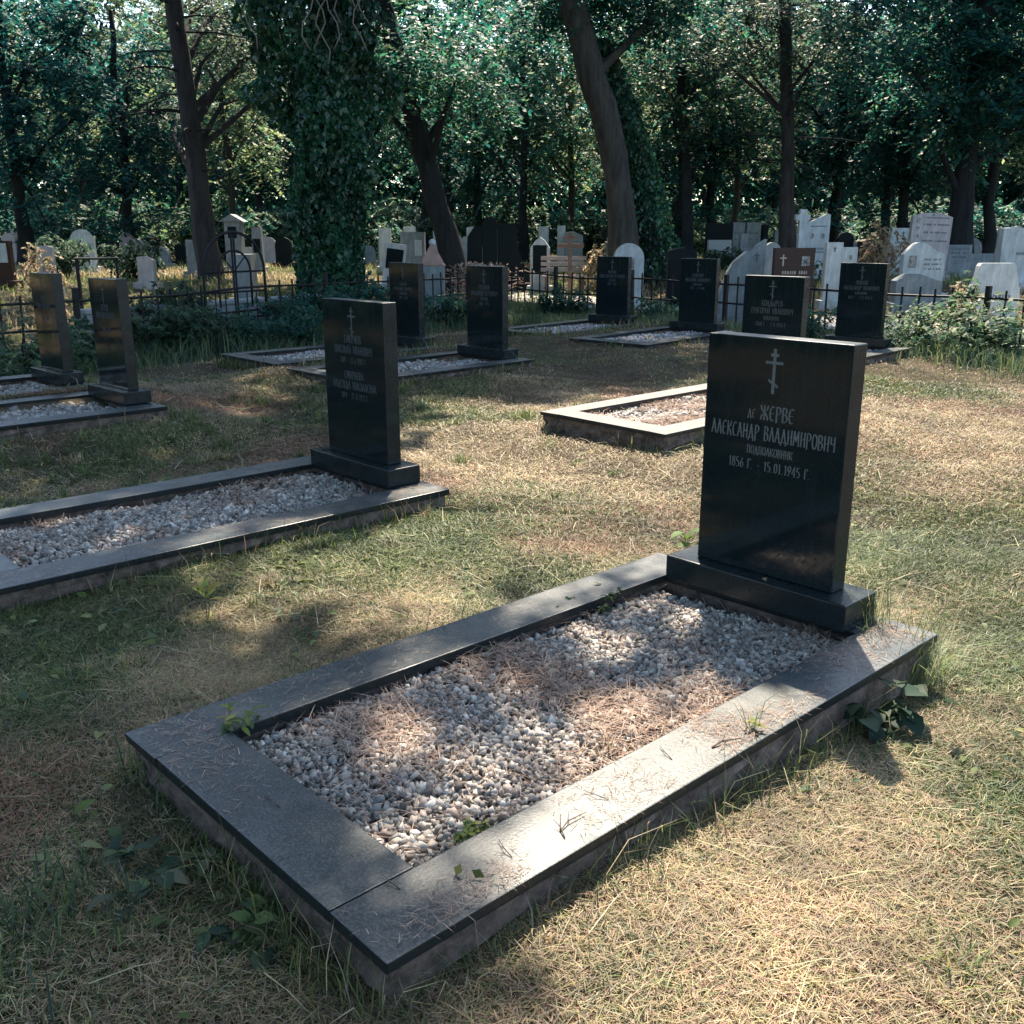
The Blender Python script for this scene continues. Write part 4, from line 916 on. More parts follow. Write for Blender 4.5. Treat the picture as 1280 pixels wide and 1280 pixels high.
# left group
t_ = bgstone('small white lantern shaped shrine behind the iron gate', 279, 299, 276, 27, 'flat', 'greystone', .4, plate=(0, .78, .55, .22, 'darkstone'))
hs_ = AT(289, 269, 27).z - t_.location.z
bm = bmesh.new(); prism(bm, [(-.33, hs_ - .16), (.33, hs_ - .16), (0, hs_ + .03)], -.08, .48, .01); ob('roof', bm_mesh('roof', bm, M['greystone']), t_)
bgstone('white carved stone standing in the sunny grass on the left', 100, 116, 295, 27, 'flat', 'marble', .14, rows=[(0, .75, .7, .04), (0, .65, .6, .04), (0, .55, .6, .04)])
bgstone('brown stone with white plate at the left edge', -12, 10, 301, 20, 'flat', 'brownstone', .16, plate=(.1, .75, .5, .4, 'marble'))
bgstone('light round topped stone behind the left leaning headstone', 43, 63, 305, 19, 'lowarch', 'pinkmarble', .14)
bgstone('rough pinkish grey stub of stone in the sunny grass', 170, 190, 320, 21, 'tilted', 'pinkmarble', .2)
bgstone('dark tapering stone right of the lantern shrine', 312, 327, 284, 27, 'trap', 'greystone', .2, plate=(0, .6, .6, .3, 'darkstone'))
bgstone('crooked white stone against the ivy covered tree', 371, 382, 285, 24, 'tilted', 'marble', .14, roll=R(-5))
bgstone('grey box tomb seen through the iron gate', 288, 312, 318, 20, 'flat', 'greystone', .5)
bgstone('thin blue grey slab far left in the shade', 18, 23, 296, 30, 'flat', 'greystone', .1)
bgstone('slim pale slab in the shade near the left edge', 54, 60, 290, 31, 'flat', 'greystone', .1)
bgstone('pale slab beside the big pine trunk', 231, 243, 300, 25, 'flat', 'greystone', .14)
bgstone('low dark slab behind the sunny grass on the left', 128, 145, 300, 30, 'lowarch', 'darkstone', .2)

rgs = np.random.default_rng(88)
for i in range(46):
    D = rgs.uniform(27, 44); px = rgs.choice([rgs.uniform(0, 240), rgs.uniform(300, 480), rgs.uniform(470, 900), rgs.uniform(860, 1280)]); wpx = rgs.uniform(.4, .8) / D * F
    gz = float(gh(AT(px, 300, D).x, D)); hpx = 290 - (gz + rgs.uniform(.55, 1.15) - H) * F / D * .99
    bgstone('small stone in the far rows under the trees', px - wpx / 2, px + wpx / 2, hpx, D, str(rgs.choice(['flat', 'flat', 'lowarch', 'arch', 'wave'])), str(rgs.choice(['marble', 'greystone', 'greystone', 'pinkmarble', 'darkstone'])), .14, yaw=rgs.uniform(-.3, .3), roll=rgs.normal(0, .03), group='small stones in the far rows under the trees')
# pink clay tomb with a ball, dry branch heap, wooden cross, bench, iron table
c = AT(541, 332, 21.5); g0 = float(gh(c.x, 21.5)); zb = c.z - g0
t = thing('tomb', 'pink clay peaked tomb on a grey box behind the shaded headstone', 'tomb', (c.x, 21.5, g0), 0)
ob('box', box_mesh('box', M['greystone'], -.20, .24, -.25, .25, -.1, zb - .002, bev=.015), t)
bm = bmesh.new(); prism(bm, [(-.26, zb), (.27, zb), (.20, zb + .06), (.12, zb + .20), (.05, zb + .40), (-.03, zb + .42), (-.10, zb + .30), (-.2, zb + .12)], -.25, .25, .02); ob('roof', bm_mesh('roof', bm, M['terracotta']), t)
bm = bmesh.new(); bmesh.ops.create_uvsphere(bm, u_segments=14, v_segments=10, radius=.075)
for v in bm.verts: v.co += Vector((.0, 0, zb + .47))
ob('ball', bm_mesh('ball', bm, M['marble'], True), t)
c = AT(600, 334, 23); g0 = float(gh(c.x, 23)); a = Acc()
for i in range(260):
    p0 = Vector((random.gauss(0, .35), random.gauss(0, .25), random.uniform(.0, 1) * max(.2, c.z - g0)))
    e = Vector((random.gauss(0, .3), random.gauss(0, .2), random.uniform(-.05, .12))); a.tube([p0, p0 + e * .5 + Vector((0, 0, .03)), p0 + e], [.009, .007, .003], 4, 0, random.choice(DRY))
pts = np.stack([rng.normal(0, .38, 700), rng.normal(0, .25, 700), rng.uniform(0, 1, 700) * (c.z - g0 + .1)], 1); Vl, Ql = leaf_arrays(pts, rng.uniform(.05, .12, 700)); a.add(Vl, Ql); a.C.append(np.repeat(pick(DRY, 700, .3), 4, 0))
tag(ob('branch_heap', a.mesh('branch_heap', M['straw'], False), None, (c.x, 23, g0)), 'brown heap of dry branches and leaves at the leaning trunk', 'heap')
c = AT(713, 290, 24); g0 = float(gh(c.x, 24)); hz_ = c.z - g0
t = thing('wooden_cross', 'reddish brown wooden cross standing beyond the fence', 'cross', (c.x, 24, g0), R(-4))
ob('upright', box_mesh('upright', M['wood'], -.045, .045, -.03, .03, -.2, hz_, bev=.005), t)
ob('arm', box_mesh('arm', M['wood'], -.30, .32, -.034, -.005, hz_ - .36, hz_ - .26, bev=.005), t)
ob('arm', box_mesh('arm', M['wood'], -.16, .16, -.034, -.005, hz_ - .16, hz_ - .09, bev=.005), t)
c = AT(706, 318, 25.5); g0 = float(gh(c.x, 25.5))
t = thing('bench', 'pale wooden slatted bench behind the wooden cross', 'bench', (c.x, 25.5, g0), R(3))
for sx in (-.45, .45):
    ob('leg', box_mesh('leg', M['wood'], sx - .03, sx + .03, -.2, .22, 0, .40, bev=.004), t)
ob('seat', box_mesh('seat', M['palewood'], -.58, .58, -.24, .2, .402, .44, bev=.006), t)
for zz in (.56, .70, .84): ob('backrest', box_mesh('backrest', M['palewood'], -.58, .58, .20, .23, zz - .05, zz + .05, bev=.004), t)
c = AT(121, 322, 17.2); g0 = float(gh(c.x, 17.2)); ht = c.z - g0
t = thing('iron_table', 'small dark iron table in the sunny grass on the left', 'table', (c.x, 17.2, g0), R(20))
ob('tabletop', box_mesh('tabletop', M['iron'], -.36, .34, -.22, .22, ht - .03, ht, bev=.004), t)
for sx in (-.32, .30):
    for sy in (-.18, .18): ob('leg', box_mesh('leg', M['iron'], sx - .018, sx + .018, sy - .018, sy + .018, -.1, ht - .031, bev=.003), t)

# ------------------------------------------------------------------ trees
SPRAY = 8
def cluster_cloud(centers, per, sx, sz, rg):
    """twig sprays: each carries SPRAY leaves along an outward, drooping line; returns points (and leaf axes in .ax)"""
    k = max(1, round(per / SPRAY)); c = np.repeat(centers, k, 0); m_ = len(c)
    o = rg.normal(size=(m_, 3)) * np.array([sx, sx, sz]) * .85
    d = o / np.linalg.norm(o, axis=1, keepdims=True) * np.array([1, 1, .3]) + rg.normal(0, .35, (m_, 3)); d[:, 2] -= .35
    d /= np.linalg.norm(d, axis=1, keepdims=True)
    t = np.linspace(-.4, .4, SPRAY); L_ = rg.uniform(.5, 1.0, (m_, 1, 1)) * (sx / .6)
    side = np.cross(d, np.array([0, 0, 1.0])); side /= np.linalg.norm(side, axis=1, keepdims=True) + 1e-6
    sg_ = np.where(np.arange(SPRAY) % 2, 1, -1)[None, :, None]
    P = (c + o)[:, None, :] + d[:, None, :] * t[None, :, None] * L_ + side[:, None, :] * sg_ * .09 * (sx / .6)
    P[:, :, 2] -= (t[None, :] + .4) ** 2 * .35 * L_[:, :, 0]
    A = d[:, None, :] * .6 + side[:, None, :] * sg_ + np.array([0, 0, -.25])
    cluster_cloud.A = A.reshape(-1, 3); cluster_cloud.per = k * SPRAY
    return P.reshape(-1, 3)
def crown_centers(n_, c, r, rg, shell=.45, low=-1):
    v = rg.normal(size=(n_ * 3, 3)); v /= np.linalg.norm(v, axis=1, keepdims=True); v = v[v[:, 2] > low][:n_]
    return np.array(c) + v * (rg.random((len(v), 1)) ** shell) * np.array(r)
BROAD = [(.026, .100, .074), (.042, .124, .080), (.018, .084, .074), (.072, .142, .070), (.036, .116, .094)]
LIGHT = [(.085, .150, .080), (.125, .180, .080), (.056, .130, .088), (.165, .185, .095)]
DARKL = [(.014, .068, .064), (.022, .092, .080), (.010, .054, .056), (.038, .108, .086)]
PINE = [(.040, .075, .062), (.055, .092, .066), (.08, .105, .060)]
def leafmesh(name, P, size, cols, m, rg, droop=.3, wid=.55, clumptone=None, A=None):
    V, Qf = leaf_arrays(P, size * rg.uniform(.6, 1.25, len(P)), droop, wid, rg, A)
    C = pick(cols, len(P), .3, rg)
    if clumptone is not None: C = C * clumptone[:, None]
    return npmesh(name, V, Qf, None, m, np.repeat(C, 4, 0))
def broad_crown(seed, c, r, k, per, size, cols, sx=.55, sz=.30, shell=.4, low=-1):
    rg = np.random.default_rng(seed); cc = crown_centers(k, c, r, rg, shell, low)
    P = cluster_cloud(cc, per, sx, sz, rg); tone = np.repeat(rg.uniform(.6, 1.5, len(cc)), cluster_cloud.per)
    return leafmesh('crown', P, size, cols, M['leaf'], rg, .35, .55, tone, cluster_cloud.A), cc
def limbs(acc_, cc, base_z, top, rg, n_=12, r0=.07):
    for i in rg.choice(len(cc), min(n_, len(cc)), replace=False):
        e = Vector(cc[i]); z = min(max(base_z, e.z - 1.2 - .35 * math.hypot(e.x, e.y)), top[2])
        s = Vector((top[0] * z / top[2], top[1] * z / top[2], z)); mid = s.lerp(e, .5) + Vector((0, 0, .25))
        acc_.tube([s, s.lerp(mid, .5) + Vector((rg.normal(0, .08), rg.normal(0, .08), .05)), mid, e], [r0, r0 * .75, r0 * .5, r0 * .15], 6)
# crowns shared by the wood behind
V1 = broad_crown(101, (0, 0, 6.2), (3.0, 3.0, 4.2), 90, 100, .23, BROAD, .50, .24)
V2 = broad_crown(102, (0, 0, 6.6), (3.4, 3.2, 4.9), 95, 95, .24, LIGHT, .52, .24)
V3 = broad_crown(103, (0, 0, 5.4), (2.6, 2.6, 4.6), 90, 105, .22, DARKL, .48, .25)
def trunk_mesh(kind, top, r0, hgt, cc, seed, base_z=2.2, n_=10):
    rg = np.random.default_rng(seed); a = Acc(); k = 9
    pts = [Vector((top[0] * (i / k) + rg.normal(0, .04), top[1] * (i / k) + rg.normal(0, .04), hgt * i / k - .1)) for i in range(k + 1)]
    rad = [r0 * (1.45 if i == 0 else 1.12 if i == 1 else 1 - .6 * i / k) for i in range(k + 1)]
    a.tube(pts, rad, 12, .05)
    if cc is not None: limbs(a, cc, base_z, (top[0], top[1], hgt), rg, n_, r0 * .35)
    return a.mesh('trunk', M[kind])
TK = [trunk_mesh('darkbark', (.3, .1), .17, 8.5, V1[1], 201), trunk_mesh('bark', (-.5, .1), .14, 9, V2[1], 202), trunk_mesh('darkbark', (.1, 0), .19, 8, V3[1], 203)]
CR = [V1[0], V2[0], V3[0]]
def wood_tree(px, D, kind, sc, rz, label, group='trees of the wood behind the graves', pyb=300, zs=1.0):
    x = AT(px, pyb, D).x; z = float(gh(x, D))
    t_ = thing('broadleaf_tree', label, 'tree', (x, D, z), rz, group); t_.scale = (sc, sc, sc * zs)
    ob('trunk', TK[kind], t_); ob('crown', CR[kind], t_)
    return t_
FAR = 'one of the tall leafy trees forming the dense back of the wood'
rgf = np.random.default_rng(5)
named = [
 (30, 30, 2, 1.05, .3, 'dark dense tree filling the left edge above the shaded slabs'), (165, 33, 2, .95, 1.7, 'dark short-trunked tree behind the sunny left grass'),
 (110, 40, 1, 1.15, 2.2, 'pale green tree behind the sunny left grass'), (300, 38, 1, 1.0, .8, 'silvery green tree between the pine and the ivy covered tree'),
 (530, 39, 0, 1.1, .5, 'mid green tree behind the left leaning trunk'), (598, 41, 2, 1.0, 2.9, 'dark tree behind the black monument'),
 (655, 36, 0, .95, 4.1, 'ivied slim tree behind the small gabled stone'), (714, 40, 1, 1.0, 5.2, 'thin upright tree with light leaves left of the big leaning trunk'),
 (848, 35, 2, 1.0, 1.1, 'dark ivied trunk, left of two upright trunks in the middle'), (889, 36, 0, 1.05, 3.3, 'dark upright trunk, right of two in the middle'),
 (915, 42, 1, 1.1, 4.4, 'light leaved tree left of the straight pine'), (1040, 38, 2, 1.1, .2, 'dark conifer-like tree right of the straight pine'),
 (1105, 36, 0, 1.0, 3.8, 'leaning slim tree behind the square white stone'), (1123, 33, 2, .95, 5.0, 'thick dark trunk behind the square white stone'),
 (1236, 31, 0, 1.0, 2.6, 'dark leaning trunk at right behind the low long stone'), (1290, 34, 1, 1.1, 1.4, 'sunlit leafy tree at the right edge')]
for (px, D, k, sc, rz, lb) in named: wood_tree(px, D, k, sc, rz, lb)
i = 0
for D in (55, 62, 71):
    for px in np.arange(-120, 1420, 118 - (D - 47) * 1.2):
        i += 1; wood_tree(px + rgf.uniform(-35, 35), D + rgf.uniform(-2.5, 2.5), int(rgf.integers(0, 3)), rgf.uniform(1.1, 1.45), rgf.uniform(0, 6.28), FAR, 'tall trees at the back of the wood')

def path_tree(name, label, pts_px, D, r_px, bark, crown=None, cols=BROAD, size=.17, seed=1, extra_top=None, k=60, per=150, cr=None, cat='tree', n_l=10, sx=.52, sz=.24, depth_lean=0.):
    """trunk through picture points at distance D, carried on upward to extra_top"""
    P = [AT(x, y, D) for x, y in pts_px]; b = Vector((P[0].x, D, 0)); b.z = float(gh(b.x, D)) 
    t_ = thing(name, label, cat, b, 0, 'trees near the fence')
    pts = [Vector((0, 0, -.15))] + [Vector((q.x - b.x, depth_lean * (q.z - b.z), q.z - b.z)) for q in P[1:]]
    rad = [r * D / F for r in r_px]
    rad = [rad[0] * 1.3] + rad[1:]
    if extra_top: pts.append(Vector(extra_top)); rad.append(rad[-1] * .4)
    fp, fr = [], []                                  # refine
    for i in range(len(pts) - 1):
        for j in range(4):
            f = j / 4; fp.append(pts[i].lerp(pts[i + 1], f) + Vector((random.gauss(0, .02), random.gauss(0, .02), 0))); fr.append(rad[i] * (1 - f) + rad[i + 1] * f)
    fp.append(pts[-1]); fr.append(rad[-1])
    a = Acc(); a.tube(fp, fr, 14, .05)
    rg = np.random.default_rng(seed)
    if crown is not None:
        cc = np.concatenate([crown_centers(k_, c_, r_, rg, .45) for (c_, r_, k_) in crown])
        PP = cluster_cloud(cc, per, sx, sz, rg); tone = np.repeat(rg.uniform(.6, 1.5, len(cc)), cluster_cloud.per)
        ob('crown', leafmesh('crown', PP, size, cols, M['leaf'], rg, .4, .55, tone, cluster_cloud.A), t_)
        for i in rg.choice(len(cc), min(n_l, len(cc)), replace=False):
            e = Vector(cc[i]); j = min(range(len(fp)), key=lambda q: abs(fp[q].z - max(2.0, e.z - 1.0 - .3 * math.hypot(e.x - fp[q].x, e.y))))
            s = fp[j]; mid = s.lerp(e, .5) + Vector((rg.normal(0, .2), rg.normal(0, .2), .3)); a.tube([s, s.lerp(mid, .6), mid, e], [fr[j] * .38, fr[j] * .3, fr[j] * .22, .012], 6)
    ob('trunk', a.mesh('trunk', M[bark]), t_)
    return t_, fp, fr
def ivy_on(t_, fp, fr, zmax, extra, n_, size, seed, cols=DARKL, prof=None):
    rg = np.random.default_rng(seed); z = rg.uniform(0, zmax, n_)
    zs_ = np.array([p.z for p in fp]); xs = np.interp(z, zs_, [p.x for p in fp]); ys = np.interp(z, zs_, [p.y for p in fp]); rr = np.interp(z, zs_, fr)
    th = rg.uniform(0, 2 * np.pi, n_)
    ex = (np.interp(z, *prof) if prof else extra) * (.30 + 1.5 * vnoise(th * 1.1, z * .9, 1.0, seed) * (.6 + .8 * vnoise(th * 3, z * 2.6, 1.0, seed + 8))) * (1 - .30 * rg.random(n_) ** 2)
    P = np.stack([xs + (rr + ex) * np.cos(th), ys + (rr + ex) * np.sin(th), z], 1)
    tone = .55 + 1.1 * vnoise(th * 2.2, z * 1.8, 1.0, seed + 3)
    ob('ivy', leafmesh('ivy', P, size, cols, M['ivy'], rg, .9, .8, tone), t_)
def dead_branches(acc_, fp, fr, zs_, rg, L_=2.4, droop=.5):
    for z in zs_:
        j = min(range(len(fp)), key=lambda q: abs(fp[q].z - z)); s = fp[j]; az = rg.uniform(0, 6.28); d = Vector((math.cos(az), math.sin(az), 0)); l = L_ * rg.uniform(.6, 1.2)
        pts = [s + d * l * f + Vector((0, 0, .25 * f - droop * f * f * l * .5)) for f in (0, .3, .6, 1)]
        acc_.tube(pts, [.03, .022, .015, .004], 5)
        for _ in range(7):
            f = rg.uniform(.3, 1); q = s + d * l * f + Vector((0, 0, .25 * f - droop * f * f * l * .5)); e = Vector((rg.normal(0, .25), rg.normal(0, .25), -rg.uniform(.2, .8)))
            acc_.tube([q, q + e * .5 + d * .08, q + e], [.008, .006, .002], 4)
# left pine
t1, fp, fr = path_tree('pine_tree', 'tall rough-barked pine with drooping bare twigs on the left', [(262, 340), (250, 240), (236, 140), (222, 40), (212, -30)], 24, [13, 12, 11, 10, 9.5], 'pinebark', [((-2.2, 0, 9.5), (3.2, 3.2, 3.5), 40), ((0.2, 2.6, 5.2), (3.4, 1.6, 1.5), 26)], PINE, .16, 301, (-1.6, .2, 15), per=150, n_l=14)
a = Acc(); dead_branches(a, fp, fr, np.linspace(2.6, 6.5, 16), np.random.default_rng(9)); ob('dead_branches', a.mesh('dead_branches', M['darkbark']), t1)
# ivy covered tree
t2, fp, fr = path_tree('ivy_tree', 'massive tree wrapped in dark ivy behind the two-name headstone', [(420, 372), (412, 240), (405, 100), (400, -20)], 20.5, [20, 17, 16, 15], 'darkbark', [((-.6, -2.0, 13.5), (4.2, 4.0, 5.0), 80)], BROAD, .2, 302, (-.6, -1.6, 17), per=140)
IVY = [(.012, .060, .034), (.020, .080, .042), (.008, .044, .030), (.034, .095, .045)]
ivy_on(t2, fp, fr, 7.5, 1, 30000, .125, 303, cols=IVY, prof=([0, .7, 1.6, 2.6, 4, 6, 8], [.30, .24, .36, .54, .66, .70, .66]))
a = Acc(); rg_ = np.random.default_rng(14)
for i in range(9):
    x0 = rg_.uniform(-1.2, 1.3); pts = [Vector((x0 + .12 * math.sin(k * 1.3 + i), -1.35 + .05 * math.sin(k), 6.0 - k * .22)) for k in range(int(rg_.integers(4, 9)))]
    a.tube(pts, [.012] * len(pts), 5)
ob('vine', a.mesh('vine', M['vine']), t2)
# left leaning trunk
path_tree('leaning_tree', 'dark trunk leaning left beside the black monument', [(577, 332), (548, 260), (522, 165), (506, 100), (488, 40), (470, -30)], 25.5, [14, 13, 12, 11, 10, 9], 'darkbark', [((-1.6, -1.4, 12), (4.5, 4.2, 5.0), 80), ((-1.0, 0, 5.2), (3.0, 2.4, 1.8), 45)], BROAD, .19, 304, (-3.2, -.8, 15), per=150)
# big leaning trunk
path_tree('leaning_tree', 'thick grey brown trunk leaning left in the middle of the photo', [(785, 312), (775, 240), (757, 150), (736, 80), (718, 10), (708, -40)], 25, [17, 15, 16, 16, 15, 14], 'bark', [((-1.8, -1.0, 12), (4.8, 4.2, 5.0), 90), ((-.6, .8, 6.6), (3.0, 1.6, 1.4), 50)], DARKL + BROAD, .18, 305, (-3.4, -.6, 15), per=160)
t5, fp, fr = path_tree('ivy_tree', 'ivy clad stub leaning against the big leaning trunk', [(820, 318), (804, 240), (786, 170), (768, 110), (750, 50)], 25.7, [13, 11, 10, 8, 6], 'darkbark')
ivy_on(t5, fp, fr, 5.6, 1, 10000, .11, 306, prof=([0, 1, 2.5, 4, 5.6], [.42, .36, .26, .18, .08]), cols=IVY)
# straight pine at right
t7, fp, fr = path_tree('pine_tree', 'slender straight pine rising behind the white stones', [(987, 300), (985, 200), (982, 90), (979, -20)], 29, [9, 7.5, 7, 6.5], 'pinebark', [((.3, 0, 11), (2.4, 2.4, 2.6), 36), ((-1.0, -.3, 6.4), (3.0, 1.8, 1.3), 30)], PINE, .17, 307, (-.4, 0, 14), per=140, n_l=16)
a = Acc(); dead_branches(a, fp, fr, np.linspace(3, 8, 14), np.random.default_rng(19), 3.0, .25); ob('dead_branches', a.mesh('dead_branches', M['darkbark']), t7)
# right maple
path_tree('broadleaf_tree', 'broad dark maple spreading over the white stones on the right', [(1200, 308), (1206, 220), (1216, 130), (1228, 40), (1236, -30)], 27, [14, 12, 12, 11, 10], 'darkbark', [((.2, -.6, 5.6), (4.4, 2.6, 2.6), 120), ((0, 0, 9), (3.6, 3.2, 2.6), 60)], DARKL + BROAD, .19, 308, (1.6, 0, 11), per=170, n_l=16)
# low hanging boughs of a smaller tree, middle right
path_tree('broadleaf_tree', 'light leaved small tree in front of the upright dark trunks', [(862, 308), (858, 200), (850, 90), (846, -10)], 31, [6, 5, 5, 4], 'darkbark', [((0, 0, 5.4), (3.0, 2.2, 2.2), 70)], LIGHT + BROAD, .17, 309, (-.3, 0, 9), per=130)

# trees standing left of the frame whose leaf clumps are placed to shade the plot
def shade_tree(label, base, blobs, seed, per, size=.20, spread=.32):
    rg = np.random.default_rng(seed); t_ = thing('broadleaf_tree', label, 'tree', (base[0], base[1], float(gh(*base))), 0, 'trees near the fence')
    cc = np.array(blobs) - np.array([base[0], base[1], 0.0])
    P = cluster_cloud(cc, per, spread, .26, rg)
    ob('crown', leafmesh('crown', P, size, BROAD, M['leaf'], rg, A=cluster_cloud.A), t_)
    a = Acc(); top = Vector((cc[:, 0].mean() * .4, cc[:, 1].mean() * .4, 9)); a.tube([(0, 0, -.2), (0.1, 0, 2), (top.x * .4, top.y * .4, 5), top], [.36, .27, .22, .14], 12, .05)
    for c_ in cc[::6]:
        e = Vector(c_); a.tube([top * .75, (top * .75).lerp(e, .5) + Vector((0, 0, .5)), e], [.08, .05, .015], 6)
    ob('trunk', a.mesh('trunk', M['bark']), t_)
def lit_spots():
    return [(592, 1075, 60, 45), (860, 935, 120, 42), (960, 880, 60, 30), (440, 1000, 40, 30), (230, 1000, 60, 40), (620, 930, 60, 40), (800, 800, 75, 55), (690, 860, 45, 35), (745, 735, 80, 32), (560, 775, 50, 22),
            (720, 620, 160, 62), (600, 560, 110, 45), (560, 690, 70, 30), (800, 540, 190, 50), (340, 500, 60, 26), (405, 470, 40, 16), (250, 520, 60, 20), (870, 447, 34, 12), (300, 595, 25, 9), (352, 605, 40, 12), (520, 560, 40, 40),
            (150, 860, 70, 25), (330, 880, 30, 16), (190, 1210, 120, 40), (60, 1000, 50, 30), (150, 1070, 60, 40), (560, 1240, 60, 45), (30, 410, 60, 40), (140, 385, 70, 28), (235, 400, 40, 30), (20, 620, 60, 14), (320, 720, 50, 14), (100, 740, 60, 15), (30, 930, 40, 20),
            (660, 730, 60, 30), (400, 790, 60, 18)]
SPOTS = lit_spots()
def unproj_px(x, y, z=0):
    c, s = math.cos(PIT), math.sin(PIT); Z = z - H
    yy = c * y - s * Z; zz = s * y + c * Z; return 640 + F * x / yy, 640 - F * zz / yy
def shade_wanted(x, y):
    px, py = unproj_px(x, y)
    if y < 1.2: return x < -.2
    edge = np.interp(py, [380, 420, 440, 470, 500, 560, 640, 700, 780, 860, 950, 1050, 1150, 1280, 1500], [1130, 1120, 1030, 930, 640, 540, 600, 660, 820, 840, 880, 760, 640, 540, 420])
    if px > edge: return False
    for (cx, cy, rx, ry) in SPOTS:
        if ((px - cx) / rx) ** 2 + ((py - cy) / ry) ** 2 < 1: return False
    return True
rg = np.random.default_rng(99); blobsA, blobsB = [], []
tries = 0
while tries < 3600:
    tries += 1
    y = rg.uniform(.6, 17.5); x = rg.uniform(-.62, .42) * max(y, 2.5)
    if y < 6 and rg.random() < .25: y = rg.uniform(.6, 6)
    if not shade_wanted(x, y): continue
    # keep a margin so that leaves do not spill into the light
    if not all(shade_wanted(x + dx, y + dy) for dx, dy in ((.26, 0), (-.26, 0), (0, .34), (0, -.34))) and rg.random() < .9: continue
    if vnoise(x, y, 1.25, 207) > (.52 if y < 9 else .66): continue
    h = rg.uniform(7.0, 11.5) if y < 8 else rg.uniform(9.5, 14)
    q = (x + sd.x / sd.z * h, y + sd.y / sd.z * h, h)
    (blobsA if q[1] < 13.5 else blobsB).append(q)
shade_tree('tree left of the plot whose high crown shades the near graves', (-9.8, 12.0), blobsA, 400, 62, .17)
blobsC = []  # extra canopy added over the camera to darken stone reflections and sky fill
for _ in range(480):
    y = rg.uniform(-13, -1.2); x = rg.uniform(-8, 4); h = rg.uniform(6.5, 10)
    blobsC.append((x + sd.x / sd.z * h, y + sd.y / sd.z * h, h))
shade_tree('unseen high crowned tree added to darken the ground mirrored in the headstones', (-7.5, -2.5), blobsC, 402, 46, .24, .6)
shade_tree('tall tree at the left fence whose high crown shades the middle rows', (-11.0, 17.5), blobsB, 401, 62, .19)

# ------------------------------------------------------------------ shrubs
def shrub_mesh(seed, n_, size, r, h, cols, wid=.5):
    rg = np.random.default_rng(seed); cc = crown_centers(26, (0, 0, h * .5), (r, r, h * .5), rg, .5)
    cc[:, 2] = np.clip(cc[:, 2], .06, None); P = cluster_cloud(cc, n_ // 26, r * .20, h * .10, rg); P[:, 2] = np.abs(P[:, 2])
    fol = leafmesh('foliage', P, size, cols, M['leaf'], rg, .15, wid, np.repeat(rg.uniform(.7, 1.35, len(cc)), cluster_cloud.per), cluster_cloud.A)
    a = Acc()
    for e in cc[:16]: a.tube([(rg.normal(0, r * .1), rg.normal(0, r * .1), -.05), (e[0] * .4, e[1] * .4, e[2] * .6), tuple(e)], [.012, .009, .004], 5)
    return fol, a.mesh('stems', M['darkbark'])
SH = [shrub_mesh(501, 2600, .075, .55, .75, DARKL + BROAD + [(.07, .13, .08), (.09, .15, .09)]), shrub_mesh(502, 2400, .085, .5, .9, [(.05, .10, .06), (.08, .13, .07), (.04, .08, .055)]), shrub_mesh(503, 2000, .085, .8, .95, [(.09, .155, .08), (.125, .175, .08), (.045, .10, .07), (.07, .13, .08)]), shrub_mesh(504, 1500, .09, .5, .9, [(.34, .32, .17), (.26, .22, .14), (.36, .27, .2)])]
def shrub(px, D, kind, sc, label, zs=1.0, pyb=400, name='shrub'):
    x = AT(px, pyb, D).x; t_ = thing(name, label, 'shrub', (x, D, float(gh(x, D)) - .02), random.uniform(0, 6.28), 'shrubs along the fence'); t_.scale = (sc, sc, sc * zs)
    ob('foliage', SH[kind][0], t_); ob('stems', SH[kind][1], t_)
for a_ in [(20, 11.2, 2, .95, 'pale leaved shrub at the left edge behind the leaning headstone'), (92, 12.2, 1, .9, 'leafy shrub between the two leaning left headstones'), (195, 13.2, 1, .95, 'leafy shrub right of the leaning left headstones'),
           (212, 15.0, 1, 1.25, 'tall pale shrub left of the iron gate'), (245, 13.6, 1, 1.0, 'leafy shrub in front of the iron gate'), (300, 14.2, 0, .9, 'low dark shrub at the foot of the iron gate on its right'), (350, 15.4, 0, 1.0, 'dark shrub right of the iron gate'),
           (390, 16.3, 0, 1.2, 'dark shrub at the foot of the ivy covered tree on its left'), (452, 16.8, 0, 1.35, 'dark shrub at the foot of the ivy covered tree on its right'), (380, 14.6, 0, .8, 'low dark shrub behind the two-name headstone'), (555, 17.4, 0, 1.0, 'dark shrub between the two shaded middle headstones'),
           (705, 19.6, 0, 1.0, 'dark shrub growing through the middle of the fence'), (820, 17.6, 0, .8, 'dark low shrub between the two back headstones'), (1015, 13.8, 0, .8, 'dark shrub between the back headstones near the right')]: shrub(*a_)
shrub(1150, 13.2, 2, 1.0, 'big pale green bush right of the back black headstone', .95)
shrub(1215, 12.9, 2, 1.1, 'big leafy bush in the middle of the right bushes', .95)
shrub(1275, 12.6, 2, .9, 'dark green bush at the right edge before the fence', .75)
shrub(1120, 12.5, 1, .45, 'low yellow green plant at the foot of the right black headstone')
shrub(1205, 14.8, 3, .8, 'yellowish bush behind the right fence', 1.2)
shrub(1095, 21, 3, 1.2, 'pale pinkish leaved bush behind the right black headstone', 1.25)
shrub(55, 17, 3, .8, 'yellow leaved sapling by the left sunny grass', 1.6)
shrub(90, 24, 1, 1.1, 'leafy shrub beside the white carved stone on the left', 1.3)
shrub(175, 23, 1, 1.2, 'pale shrub behind the rough stone stub', 1.1)
shrub(748, 25.5, 3, 1.0, 'pale dry bush left of the big leaning trunk', 1.2)
shrub(995, 23, 1, .9, 'green fern-like shrub left of the two-portrait white stone', 1.0)
shrub(900, 28, 1, 1.0, 'green shrub in front of the far grey row')
rgu = np.random.default_rng(61)
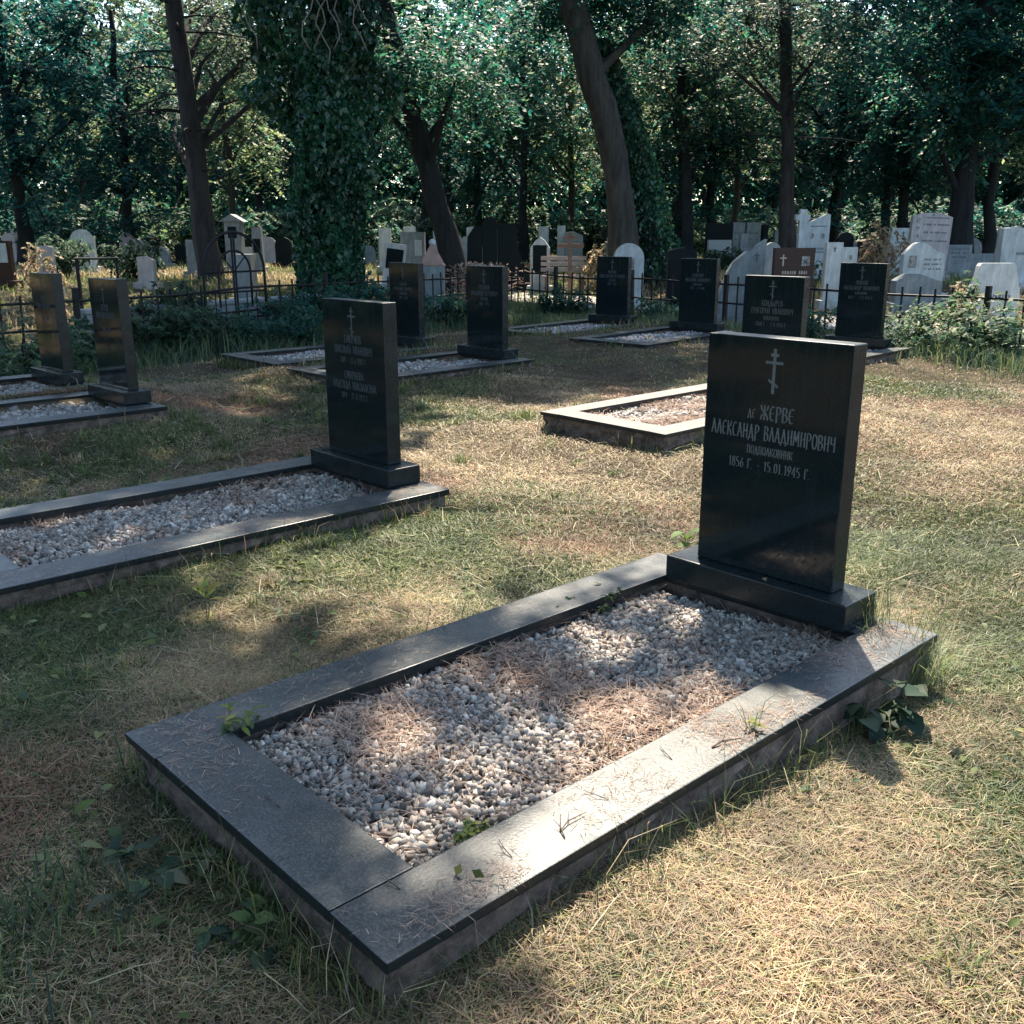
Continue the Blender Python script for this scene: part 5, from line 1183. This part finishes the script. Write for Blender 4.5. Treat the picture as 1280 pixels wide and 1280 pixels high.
for i in range(34):
    D = rgu.uniform(35, 50); px = -60 + 1400 * (i + rgu.uniform(.1, .9)) / 34
    x = AT(px, 300, D).x; t_ = thing('shrub', 'leafy bush of the understorey far back among the trees', 'shrub', (x, D, float(gh(x, D)) - .05), rgu.uniform(0, 6.28), 'understorey bushes of the wood'); sc = rgu.uniform(2.2, 3.6); t_.scale = (sc, sc, sc)
    k_ = int(rgu.choice([0, 1, 1, 2])); ob('foliage', SH[k_][0], t_); ob('stems', SH[k_][1], t_)
# trees and bushes left of the frame, mirrored in the polished stones
for i, (x, y, k_, sc, lb) in enumerate([(-14.5, 8.5, 2, .95, 'dark tree left of the plot beyond the side fence'), (-16, 3.5, 0, 1.0, 'mid green tree left of the plot level with the nearest grave'), (-18.5, 12.5, 1, 1.1, 'pale tree left of the plot behind the dark one'), (-15, -2, 2, 1.0, 'dark tree left of the plot behind the photographer'), (-21, 6, 0, 1.2, 'tall tree far left of the plot'), (-17, -8, 0, 1.1, 'tree behind the photographer on the left'), (-13, 15.5, 2, .8, 'dark tree beyond the left fence out of the frame')]):
    t_ = thing('broadleaf_tree', lb, 'tree', (x, y, float(gh(x, y)) - .5), i * 1.3, 'trees left of the plot'); t_.scale = (sc, sc, sc); ob('trunk', TK[k_], t_); ob('crown', CR[k_], t_)
for i in range(16):
    x, y = -9.6 - rgu.uniform(0, 4.5), -4 + i * 1.05; t_ = thing('shrub', 'dark shrub of the undergrowth left of the plot', 'shrub', (x, y, float(gh(x, y)) - .05), rgu.uniform(0, 6.28), 'undergrowth shrubs left of the plot'); sc = rgu.uniform(1.4, 2.2); t_.scale = (sc, sc, sc)
    k_ = (0, 1, 2)[i % 3]; ob('foliage', SH[k_][0], t_); ob('stems', SH[k_][1], t_)
# far understorey closing the view under the crowns
rg = np.random.default_rng(600); n_ = 110000
x = rg.uniform(-75, 75, n_); y = rg.uniform(58, 92, n_); z = gh(x, y) + rg.random(n_) ** 1.7 * (6 + 8 * vnoise(x, y, .12, 66))
P = np.stack([x, y, z], 1)
tag(ob('far_wood', leafmesh('far_wood', P, .55, DARKL + BROAD, M['leaf'], rg, .3, .7, .7 + .7 * vnoise(x, z, .5, 67))), 'dark mass of leaves closing the far side of the wood', 'wood', kind='stuff')
